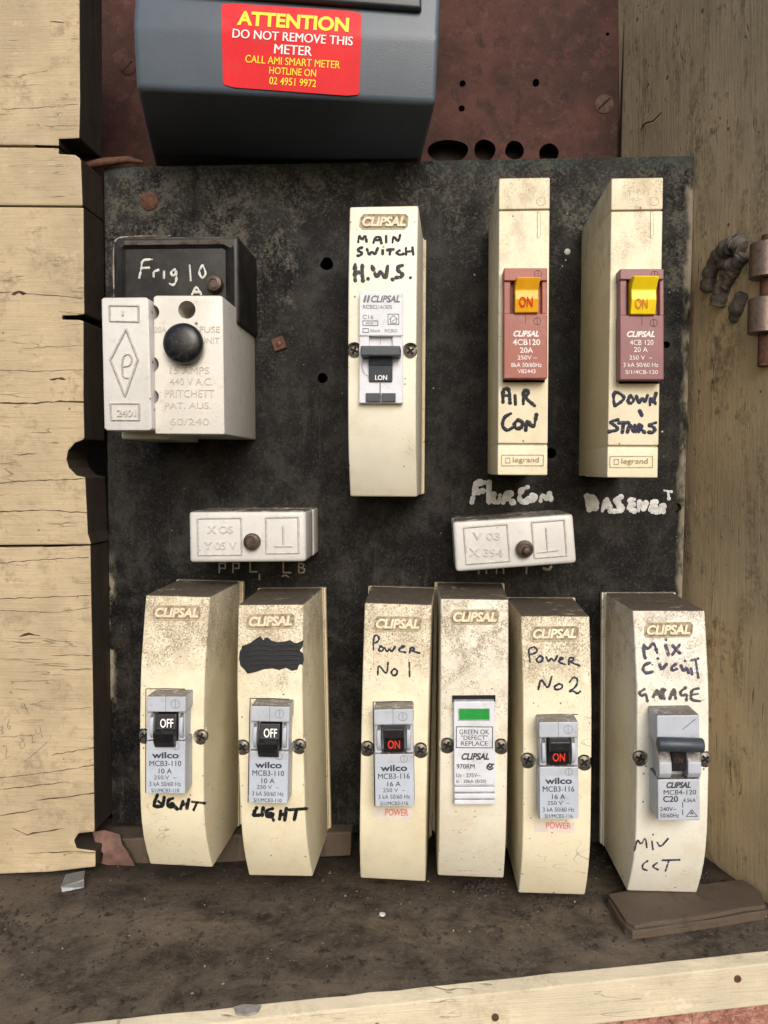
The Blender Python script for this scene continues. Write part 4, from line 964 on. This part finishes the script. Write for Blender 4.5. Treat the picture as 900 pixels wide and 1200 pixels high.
# light, second
t, sf, rot = casing('cream circuit breaker marked light with its top name blotted out in black', (317.5, 708), (329, 1026.5), M['cream_a'], GB, [(351, 874), (284.5, 875)], logo_at=(317, 728))
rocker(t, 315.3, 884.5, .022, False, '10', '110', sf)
hand(t, sf, [[(204, 733), (190, 758), (180, 778), (226, 776)], [(242, 735), (236, 776)], [(298, 738), (264, 746), (258, 780), (290, 790), (304, 768), (282, 766)], [(290, 770), (302, 806)], [(345, 752), (338, 800)], [(378, 738), (368, 806)], [(345, 775), (372, 770)], [(395, 745), (497, 738)], [(437, 745), (425, 802)]], zoom(260, 800, 5), 3.3, M['ink'])
z = zoom(260, 670, 6)
blob = [(125, 560), (150, 520), (200, 500), (240, 470), (270, 452), (285, 470), (292, 482), (305, 465), (322, 460), (350, 485), (390, 495), (440, 490), (480, 480), (510, 500), (550, 502), (576, 480), (570, 520), (548, 555), (572, 575), (578, 620), (568, 655), (545, 650), (530, 690), (490, 697), (450, 675), (400, 692), (360, 680), (300, 685), (240, 705), (180, 718), (160, 690), (130, 660), (120, 610)]
cx, cy = 350, 585; vs = []; fs = []; RN = 6; nb = len(blob)
for k in range(RN + 1):
    for p in blob: vs.append(sf.map(*z((cx + (p[0] - cx) * k / RN, cy + (p[1] - cy) * k / RN)), .45))
for k in range(RN):
    for i in range(nb): a, b = k * nb + i, k * nb + (i + 1) % nb; fs.append((a, b, b + nb, a + nb))
MB().add(vs, fs).build('blotted_name', M['scribble'], t)
mb = MB()
for k in range(5): mb.stroke([z(q) for q in [(150 + k * 14, 530 + k * 32), (260, 505 + k * 36), (360, 525 + k * 32), (450, 510 + k * 36), (545, 525 + k * 30)]], 3.4, sf, h=.48, dome=.12, jit=.25)
mb.build('scribble_stroke', M['scribble'], t)
# power 1
t, sf, rot = casing('cream circuit breaker handwritten Power No 1', (466.5, 707), (460.3, 1031), M['cream_a'], GB, [(430.5, 876.5), (493, 878.5)], logo_at=(466, 731))
rocker(t, 461.8, 888, -.014, True, '16', '116', sf)
fr = Frame(462, 952, .02)
MB().sheet([(437, 946), (484, 947), (483, 963.5), (437.5, 957.5)], sf, .35).build('power_sticker', M['power'], t)
MB().text('POWER', 0, 0, 27, 8, sf, h=.6, fr=Frame(465, 952, .03), bold=.01).build('lettering', M['power_red'], t)
z = zoom(410, 670, 7.5)
hand(t, sf, [[(208, 690), (205, 620), (215, 562), (240, 555), (262, 588), (240, 618), (212, 628)], [(268, 652), (250, 690), (280, 702), (302, 672), (268, 652)], [(308, 668), (325, 706), (350, 675), (365, 706), (398, 660)], [(430, 682), (468, 668), (482, 650), (445, 660), (428, 700), (492, 708)], [(525, 715), (532, 668), (562, 665), (568, 688), (535, 692), (615, 716)], [(245, 908), (250, 808), (325, 912), (336, 796)], [(392, 850), (360, 880), (378, 915), (412, 905), (418, 868), (392, 850)], [(522, 798), (525, 920)]], z, 1.9, M['ink_blue'])
# surge protector
t, sf, rot = casing('pale surge protector with a green window and no handwriting in the bottom row', (556, 701.5), (551.3, 1027.5), M['cream_b'], GB, [(524, 873), (587, 874)], name='surge_protector', cat='surge protector', logo_at=(556.5, 723))
D9 = 148; S9 = Flat(D9); fr = Frame(556, 880, -.006)
mb = MB().box(-24, -58, 24, 40, 128, D9, fr); mb.box(-24, 42, 24, 48, 128, D9, fr); mb.box(-24, 50, 24, 56, 128, D9 + 1, fr); mb.box(-24, 57.5, 24, 63, 128, D9, fr); mb.box(-23.5, 38, 23.5, 62, 128, D9 - 3, fr)
md = mb.build('protector_module', M['mod_white'], t, bevel=1.0)
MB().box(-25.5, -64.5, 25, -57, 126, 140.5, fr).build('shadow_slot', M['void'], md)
wnd = MB().sheet([fr(-18, -49), fr(17.5, -49), fr(17.5, -36.5), fr(-18, -36.5)], S9, .3).build('status_window', M['green'], md)
mb = MB().strokes([[(-18.5, -49.5), (18, -49.5), (18, -36), (-18.5, -36), (-18.5, -49.5)]], lambda p: fr(*p), 1.2, S9, h=.2, dome=.8, smooth=False); mb.build('window_rim', M['mod_white'], md)
mb = MB().strokes([[(-21, -28.5), (21.5, -28), (21, -3.5), (-21.3, -4), (-21, -28.5)]], lambda p: fr(*p), 1.0, S9, h=.2, dome=.1, smooth=False)
FR9 = lambda x, y: Frame(*fr(x, y), -.004)
for s_, x, y, wd, ht, bo, sh in [('GREEN OK', 0, -22.3, 35, 5.6, 0, 0), ('"DEFECT"', 0, -15.6, 31, 5.4, 0, 0), ('REPLACE', 0, -8.8, 31, 5.4, 0, 0), ('CLIPSAL', 1, 6.5, 32.5, 8.2, .04, .3), ('970RM', -10.5, 18, 21, 5.6, .012, 0), ('Uc : 275V~', -7.5, 28.5, 28, 4.6, 0, 0), ('In : 20kA (8/20)', -4, 36, 35, 5, 0, 0)]:
    mb.text(s_, 0, 0, wd, ht, S9, h=.35, fr=FR9(x, y), bold=bo, shear=sh)
mb.strokes([[(21.2, 16.2), (18, 15), (14.8, 17.5), (15.2, 21), (18.5, 22.3), (21.5, 20)], [(16.8, 18), (18.2, 20.2), (22, 15.5)]], lambda p: fr(*p), 1.9, S9, h=.25, dome=.1)
mb.build('lettering', M['print'], md)
# power 2
t, sf, rot = casing('cream circuit breaker handwritten Power No 2', (650.5, 721.5), (646.3, 1047.5), M['cream_a'], GB, [(618, 890.5), (684.5, 893)], logo_at=(650, 742.5))
rocker(t, 655, 903, -.004, True, '16', '116', sf)
MB().sheet([(627, 962), (673.5, 963.5), (673, 976), (626.5, 974.5)], sf, .35).build('power_sticker', M['power'], t)
MB().text('POWER', 0, 0, 29, 7.5, sf, h=.6, fr=Frame(654.5, 967.5, .02), bold=.01).build('lettering', M['power_red'], t)
z = zoom(590, 680, 6.66)
hand(t, sf, [[(207, 638), (200, 580), (195, 535), (240, 515), (268, 548), (245, 570), (205, 580)], [(288, 588), (255, 615), (268, 645), (302, 632), (308, 602), (288, 588)], [(335, 600), (350, 636), (375, 605), (395, 636), (422, 588)], [(430, 628), (470, 612), (445, 598), (430, 640), (478, 655)], [(510, 658), (512, 602), (552, 605), (542, 630), (515, 635), (598, 668)], [(272, 852), (292, 760), (348, 855), (378, 748)], [(432, 808), (392, 832), (410, 856), (455, 846), (462, 815), (432, 808)], [(515, 795), (548, 752), (582, 772), (568, 830), (508, 872), (545, 862), (580, 888), (600, 865)]], z, 2.0, M['ink_blue'])
# garage
t, sf, rot = casing('whitish circuit breaker handwritten garage, rightmost of the bottom row', (783.5, 715), (775.5, 1045), M['cream_c'], GB, [(749.5, 888), (826, 889)], logo_at=(783.5, 738), wl=38.5, wf=34.7)
D4 = 168; S4 = Flat(D4); fr = Frame(795.5, 900, -.012)
mb = MB().box(-25, -62, 25, -27, 130, D4, fr); mb.box(-25, 13, 24.5, 62, 130, D4, fr); mb.box(-25, -28, 25, 14, 130, D4 - 12, fr)
md = mb.build('breaker_module', M['mod_grey'], t, bevel=1.2)
mb = MB()
for a, b in ((-24.5, -10), (9, 24.5)):
    prof = [(-27, -8), (-20, -1), (-8, 5), (4, 5), (11, 1), (13.5, -8)]
    p1 = [W(*fr(a, y), D4) for y, _ in prof]; p2 = [W(*fr(b, y), D4) for y, _ in prof]
    mb.prism([(p[0], p[1], D4 + h) for p, (_, h) in zip(p1, prof)], [(p[0], p[1], D4 + h) for p, (_, h) in zip(p2, prof)])
mb.build('cheek', M['mod_grey'], md, bevel=1, smooth=35)
c = W(*fr(3, -26.5), D4 + 12)
mb = MB().lathe((c[0] - 20.5, c[1], D4 + 10), [(6, 0), (6.6, 1), (6.6, 40), (6, 41)], 22, 'u')
tg = mb.build('toggle', M['toggle_slate'], md, smooth=40)
MB().box(-8, -22, 8, 4, D4 - 12, D4 + 2, fr).build('toggle_stem', M['toggle_black'], md, bevel=1)
MB().text('ON', 0, 0, 9, 7, Flat(D4 + 2), h=.4, fr=Frame(*fr(0, -9), 0)).build('toggle_lettering', M['rust'], md)
mb = MB()
for s_, x, y, wd, ht, bo, sh in [('CLIPSAL', -.5, 20, 28.5, 7.2, .04, .3), ('MCB4-120', 1, 28.4, 38, 5.6, 0, 0), ('C20', -10, 36.2, 17.5, 7.2, .02, 0), ('4.5kA', 12, 38, 15, 4.4, 0, 0), ('240V~', -13, 48, 19, 4.8, 0, 0), ('50/60Hz', -11.5, 55.5, 22, 5, 0, 0)]:
    mb.text(s_, 0, 0, wd, ht, S4, h=.35, fr=Frame(*fr(x, y), -.01), bold=bo, shear=sh)
mb.strokes([[(8, 57), (14.5, 49), (21, 57), (8, 57)], [(13, 54), (14.5, 51.5), (16, 54), (13, 54)], [(4, 40), (4, 46)], [(4, 49), (4, 55)]], lambda p: fr(*p), .8, S4, h=.2, dome=.1, smooth=False)
mb.stroke([fr(5, -45), fr(20, -57)], .7, S4, h=.15, dome=.1)
mb.build('lettering', M['print'], md)
z = zoom(690, 680, 6)
hand(t, sf, [[(392, 538), (380, 440), (415, 492), (455, 430), (482, 512)], [(540, 458), (560, 525)], [(542, 416), (546, 420)], [(590, 460), (640, 512)], [(638, 455), (588, 522)], [(397, 545), (399, 547)], [(485, 549), (487, 551)], [(432, 580), (388, 595), (378, 632), (405, 655), (450, 642)], [(498, 592), (510, 632), (548, 588)], [(612, 590), (580, 610), (588, 638), (620, 622)], [(648, 600), (664, 640), (690, 612), (702, 652)], [(718, 620), (726, 660)], [(722, 562), (770, 550)], [(752, 562), (770, 682)], [(675, 565), (678, 567)]], z, 2.9, M['ink_violet'])
hand(t, sf, [[(392, 765), (352, 790), (368, 815), (402, 798), (412, 850)], [(452, 822), (480, 760), (502, 826)], [(462, 805), (500, 800)], [(512, 832), (508, 762), (542, 772), (518, 792), (532, 834)], [(568, 836), (600, 748), (612, 836)], [(578, 808), (606, 802)], [(682, 755), (642, 782), (650, 815), (692, 800), (686, 846)], [(772, 760), (724, 768), (714, 842), (782, 850)], [(720, 806), (766, 798)]], z, 2.7, M['ink_grey'])
hand(t, sf, [[(268, 884), (285, 815), (306, 852), (332, 803), (340, 866)], [(370, 830), (376, 876)], [(375, 789), (377, 791)], [(400, 835), (420, 866), (466, 813)], [(346, 944), (315, 965), (315, 992), (342, 1000)], [(402, 955), (370, 978), (406, 996)], [(432, 941), (532, 938)], [(468, 945), (450, 1002)]], zoom(690, 820, 5), 1.7, M['ink_violet'])

# main switch
t, sf, rot = casing('clean cream breaker handwritten main switch, alone in the middle of the upper row', (450, 241.5), (449.5, 582), M['cream_h'], None, [(415.3, 411), (481, 411.5)], logo_at=(450, 259.5), base_bot=0, name='main_switch', cat='main switch')
DH = 147; SH = Flat(DH); fr = Frame(446.7, 407.5, .003)
mb = MB().box(-25.8, -65, 25.5, -14, 128, DH, fr); mb.box(-25.8, -14.5, -14, 65, 128, DH - 1, fr); mb.box(13, -14.5, 25.5, 65, 128, DH - 1, fr); mb.box(-15, 38, 15, 65, 128, DH - 1, fr); mb.box(-14.5, -15, 14, 40, 128, DH - 6, fr)
md = mb.build('breaker_module', M['mod_white'], t, bevel=1.0)
MB().box(-24.5, -2.5, 22.5, 9.5, DH - 3, DH + 14, fr).build('toggle', M['toggle_slate'], md, bevel=1.5, seg=3)
prof = [(9, DH + 8), (20, DH + 4), (22, DH + 3.0), (40, DH + 1), (41, DH - 5), (8, DH - 5)]
a = [W(*fr(-14.2, y), DH) for y, _ in prof]; b = [W(*fr(13, y), DH) for y, _ in prof]
MB().prism([(p[0], p[1], d) for p, (_, d) in zip(a, prof)], [(p[0], p[1], d) for p, (_, d) in zip(b, prof)]).build('toggle_stem', M['toggle_slate'], md, bevel=.8)
MB().text('I.ON', 0, 0, 14, 5.8, Flat(DH + 1.8), h=.7, fr=Frame(*fr(0, 35), 0), bold=.015).build('toggle_lettering', M['sticker_white'], md)
MB().box(-18, 53, -.4, 63.2, DH - 5, DH + 1.5, fr).box(.4, 53, 17, 63.2, DH - 5, DH + 1.5, fr).build('release_tab', M['toggle_slate'], md, bevel=.6)
mb = MB().strokes([[(-1, 41), (-1, 53)]], lambda p: fr(*p), 1.2, SH, h=.1, dome=.1)
mb.strokes([[(-14, 9), (-21, 14), (-23, 22), (-20, 30), (-14, 34)], [(-1, -13), (-1, -4)], [(-25, -14), (24, -13)]], lambda p: fr(*p), .5, SH, h=.1, dome=.05)
mb.text('CLIPSAL', 0, 0, 34, 8.4, SH, h=.35, fr=Frame(*fr(4.8, -57.3), 0), bold=.035, shear=.3)
for k in (0, 1): mb.strokes([[(-20 + k * 4, -54), (-18.3 + k * 4, -60.5)]], lambda p: fr(*p), 2.6, SH, h=.2, dome=.1)
for s_, x, y, wd, ht in [('RCBE216/30S', -4.5, -48, 34, 4.4), ('C16', -15.5, -36, 12.5, 5), ('30mA', -7, -20, 12, 3.6), ('RCBO', 11.5, -20, 14.5, 3.6), ('4500', -14, -28.7, 9, 2.8)]: mb.text(s_, 0, 0, wd, ht, SH, h=.35, fr=Frame(*fr(x, y), 0))
mb.strokes([[(-21.5, -31.5), (-4, -31.5), (-4, -26), (-21.5, -26), (-21.5, -31.5)], [(-21.5, -22.5), (-15, -22.5), (-15, -18), (-21.5, -18), (-21.5, -22.5)], [(8, -39.5), (20.5, -39.5), (20.5, -27.5), (8, -27.5), (8, -39.5)], [(9.5, -33.5), (14.2, -38), (19, -33.5)], [(11, -34), (11, -29), (17.5, -29), (17.5, -34)], [(13, -31), (15.5, -33)]], lambda p: fr(*p), .9, SH, h=.25, dome=.05, smooth=False)
mb.build('lettering', M['print_grey'], md)
z = zoom(390, 220, 6)
hand(t, sf, [[(178, 385), (186, 330), (206, 368), (230, 332), (238, 382)], [(285, 390), (298, 346), (335, 346), (342, 390)], [(292, 368), (336, 368)], [(375, 338), (376, 384)], [(420, 386), (426, 336), (462, 382), (474, 330)], [(208, 420), (175, 428), (182, 448), (207, 455), (200, 474), (172, 478)], [(240, 430), (256, 474), (276, 446), (296, 472), (316, 424)], [(351, 440), (351, 470)], [(384, 438), (428, 432)], [(406, 438), (400, 470)], [(472, 440), (445, 455), (468, 473), (498, 464)], [(515, 425), (516, 470)], [(560, 420), (566, 470)], [(516, 450), (562, 445)]], z, 2.5, M['ink'])
hand(t, sf, [[(157, 538), (154, 600), (158, 655)], [(208, 540), (206, 600), (212, 655)], [(157, 598), (208, 592)], [(246, 638), (248, 640)], [(275, 550), (310, 636), (336, 582), (372, 646), (386, 550)], [(420, 644), (422, 646)], [(492, 545), (452, 558), (460, 585), (492, 605), (485, 628), (444, 632)], [(544, 630), (546, 632)]], z, 3.6, M['ink_worn'])

# --- square breakers of the upper row
GS = 'square cream breakers of the upper row'
def square(label, c, ys, logo_c, mod, togg, ring_at, slot_at):
    """c: front corners in pixels; ys: the two seams"""
    d = 150; uv = [W(*p, d) for p in c]; sf = Flat(d)
    cu = sum(p[0] for p in uv) / 4; rot = .5 * (math.atan2(c[1][1] - c[0][1], c[1][0] - c[0][0]) + math.atan2(c[2][1] - c[3][1], c[2][0] - c[3][0]))
    w2 = .25 * ((uv[1][0] - uv[0][0]) + (uv[2][0] - uv[3][0])); v0, v1 = .5 * (uv[0][1] + uv[1][1]), .5 * (uv[2][1] + uv[3][1])
    t = thing('circuit_breaker', label, 'circuit breaker', (cu, v1, 0), GS)
    sv = [W(c[0][0], y, d)[1] for y in ys]
    a = math.atan2((uv[3][0] + uv[2][0]) - (uv[0][0] + uv[1][0]), 2 * (v1 - v0))
    X = lambda x, v: cu + x + math.sin(a) * (v - (v0 + v1) / 2)
    mb = MB()
    for q0, q1, dd in ((v0, sv[0] - .6, d), (sv[0] + .6, sv[1] - .6, d), (sv[1] + .6, v1, d - 1)):
        mb.prism([(X(-w2, q0), q0, dd), (X(w2, q0), q0, dd), (X(w2, q1), q1, dd), (X(-w2, q1), q1, dd)], [(X(-w2, q0), q0, 40), (X(w2, q0), q0, 40), (X(w2, q1), q1, 40), (X(-w2, q1), q1, 40)])
    mb.prism([(X(-w2 + .4, v0), v0 + .8, d - 3), (X(w2 - .4, v0), v0 + .8, d - 3), (X(w2 - .4, v1), v1 - .8, d - 3), (X(-w2 + .4, v1), v1 - .8, d - 3)], [(X(-w2 + .4, v0), v0 + .8, 0), (X(w2 - .4, v0), v0 + .8, 0), (X(w2 - .4, v1), v1 - .8, 0), (X(-w2 + .4, v1), v1 - .8, 0)])
    cs = mb.build('casing', M['cream_s'], t, bevel=1.4, seg=3, smooth=30)
    mb = MB(); ring(mb, ID, *ring_at, 5.2, sf, False)
    x, y = slot_at; mb.stroke([(x - 2.3, y - 16), (x - 2.3, y + 15)], .9, sf, h=.1, dome=.1); mb.stroke([(x - 2.3, y - 16), (x + 1, y - 17), (x + 2, y + 15), (x - 2.3, y + 15)], .4, sf, h=.1, dome=.1)
    lx, ly, lw, lh = logo_c
    mb.stroke([(lx - lw / 2, ly - lh / 2), (lx + lw / 2, ly - lh / 2), (lx + lw / 2, ly + lh / 2), (lx - lw / 2, ly + lh / 2), (lx - lw / 2, ly - lh / 2)], .6, sf, h=.1, dome=.1, smooth=False)
    mb.text('legrand', lx + 4, ly, lw * .62, lh * .62, sf, h=.3)
    mb.stroke([(lx - lw * .40, ly - 3), (lx - lw * .30, ly - 3), (lx - lw * .30, ly + 3), (lx - lw * .40, ly + 3), (lx - lw * .40, ly - 3)], .6, sf, h=.1, dome=.1, smooth=False)
    mb.build('moulded_marks', M['dirt2'], cs)
    # coloured module
    x0, y0, x1, y1 = mod['box']; dm = 166; fm = Flat(dm); fr = ID
    tx0, ty0, tx1, ty1 = togg['box']
    mb = MB().box(x0, y0, x1, ty0 + 4, 140, dm); mb.box(x0, ty1 + 1, x1, y1, 140, dm); mb.box(x0, ty0 + 3.5, tx0 - 5, ty1 + 1.5, 140, dm - 2.5); mb.box(tx1 + 4, ty0 + 3.5, x1, ty1 + 1.5, 140, dm - 2.5); mb.box(tx0 - 6, ty0 + 2, tx1 + 5, ty1 + 2, 140, dm - 9)
    md = mb.build('breaker_module', mod['mat'], t, bevel=.9)
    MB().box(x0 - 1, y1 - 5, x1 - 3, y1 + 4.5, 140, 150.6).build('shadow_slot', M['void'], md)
    h_ = ty1 - ty0
    prof = [(ty0, dm + 6), (ty0 + 2, dm + 13), (ty0 + h_ * .36, dm + 7), (ty0 + h_ * .62, dm + 7.5), (ty1 - 1, dm + 3.5), (ty1, dm - 1), (ty1 - 3, dm - 9), (ty0 + 3, dm - 9)]
    aa = [W(tx0, y, dm + 6) for y, _ in prof]; bb_ = [W(tx1, y, dm + 6) for y, _ in prof]
    MB().prism([(p[0] + (1.2 if i < 2 else 0), p[1], q) for i, (p, (_, q)) in enumerate(zip(aa, prof))], [(p[0] + (1.2 if i < 2 else 0), p[1], q) for i, (p, (_, q)) in enumerate(zip(bb_, prof))]).build('toggle', togg['mat'], md, bevel=.9)
    MB().text('ON', *togg['at'], *togg['size'], Plane(*[(*W(x, y, q), q) for x, y, q in [(tx0, prof[3][0], prof[3][1]), (tx1, prof[3][0], prof[3][1]), (tx0, prof[4][0], prof[4][1])]]), h=1.1, bold=togg.get('bold', 0)).build('toggle_lettering', togg['ink'], md)
    mb = MB()
    for s_, x, y, wd, ht, bo, sh in mod['text']: mb.text(s_, x, y, wd, ht, fm, h=.4, bold=bo, shear=sh)
    mb.build('lettering', M['print_white'], md)
    mb = MB(); ring(mb, ID, x1 - 11, y0 + 7, 4.2, fm); ring(mb, ID, x1 - 12, ty1 + 10, 4.2, fm); mb.stroke([((x0 + x1) / 2, ty1 + 1), ((x0 + x1) / 2, ty1 + 14)], .5, fm, h=.1, dome=.05)
    mb.build('moulded_marks', M['void'], md)
    return t, sf
M['dirt2'] = plain('seam_dirt', (.38, .30, .17), .8, .4, 4)
t, sf = square('square cream breaker with a brick red module and orange toggle, handwritten air con', [(585, 209), (644.3, 207.5), (641.8, 556.5), (583, 557)], (246.3, 520.3), (612.5, 539.3, 49, 12.5),
               dict(box=(590.5, 314, 641.5, 443.5), mat=M['mod_red'], text=[('CLIPSAL', 616.5, 391, 30, 7.2, .04, .3), ('4CB120', 617, 401, 32, 7, .015, 0), ('20A', 617, 410.3, 15.5, 6.5, .015, 0), ('250V ~', 618, 419, 23, 5, .008, 0), ('8kA 50/60Hz', 617, 427.6, 36, 5.2, .008, 0), ('V82443', 617, 435, 21, 4.8, .008, 0)]),
               dict(box=(603.5, 325, 631, 366.5), mat=M['toggle_orange'], at=(616.5, 353.5), size=(16, 12), ink=M['red_on'], bold=.015), (634, 236, ), (632, 264))
z = zoom(550, 380, 5.45)
hand(t, sf, [[(215, 502), (214, 412), (255, 410), (260, 506)], [(216, 456), (256, 454)], [(292, 455), (295, 512)], [(345, 512), (346, 415), (386, 432), (352, 466), (420, 522)], [(265, 570), (222, 592), (208, 648), (240, 682), (276, 660)], [(315, 610), (284, 632), (295, 666), (330, 664), (346, 630), (315, 610)], [(360, 678), (366, 605), (410, 672), (430, 573)]], z, 3.4, M['ink'])
t, sf = square('square cream breaker with a plum module and yellow toggle, handwritten downstairs', [(717, 209), (777, 207.5), (771.5, 559.5), (711.3, 560)], (247, 522.5), (740, 541, 50, 13),
               dict(box=(726.5, 315, 778, 445), mat=M['mod_plum'], text=[('CLIPSAL', 751, 391.5, 33, 7.2, .04, .3), ('4CB 120', 752, 401.3, 27.5, 6.2, 0, 0), ('20 A', 751, 409.6, 16, 5.8, 0, 0), ('250 V  ~', 751, 419, 27, 5, 0, 0), ('3 kA 50/60 Hz', 751, 427.5, 41, 5, 0, 0), ('S/1/4CB-120', 752, 436, 38, 4.6, 0, 0)]),
               dict(box=(739.5, 323.5, 769, 368.5), mat=M['toggle_yellow'], at=(752, 355.5), size=(14.5, 11.5), ink=M['pink_on']), (766.5, 236), (764.5, 264))
z = zoom(660, 390, 5.456)
hand(t, sf, [[(326, 462), (320, 385), (350, 378), (398, 415), (360, 450), (328, 466)], [(432, 400), (410, 430), (428, 456), (456, 432), (432, 400)], [(468, 404), (482, 452), (506, 415), (522, 448), (540, 398)], [(555, 462), (556, 408), (575, 452), (594, 384)], [(490, 500), (504, 530)], [(352, 555), (294, 568), (340, 598), (352, 622), (290, 632)], [(355, 576), (422, 574)], [(386, 580), (378, 636)], [(410, 636), (428, 580), (450, 632)], [(458, 590), (465, 632)], [(482, 632), (480, 585), (510, 595), (490, 610), (522, 638)], [(592, 574), (542, 590), (588, 606), (580, 640), (545, 635)], [(575, 420), (590, 455)]], z, 3.3, M['ink_blue'])
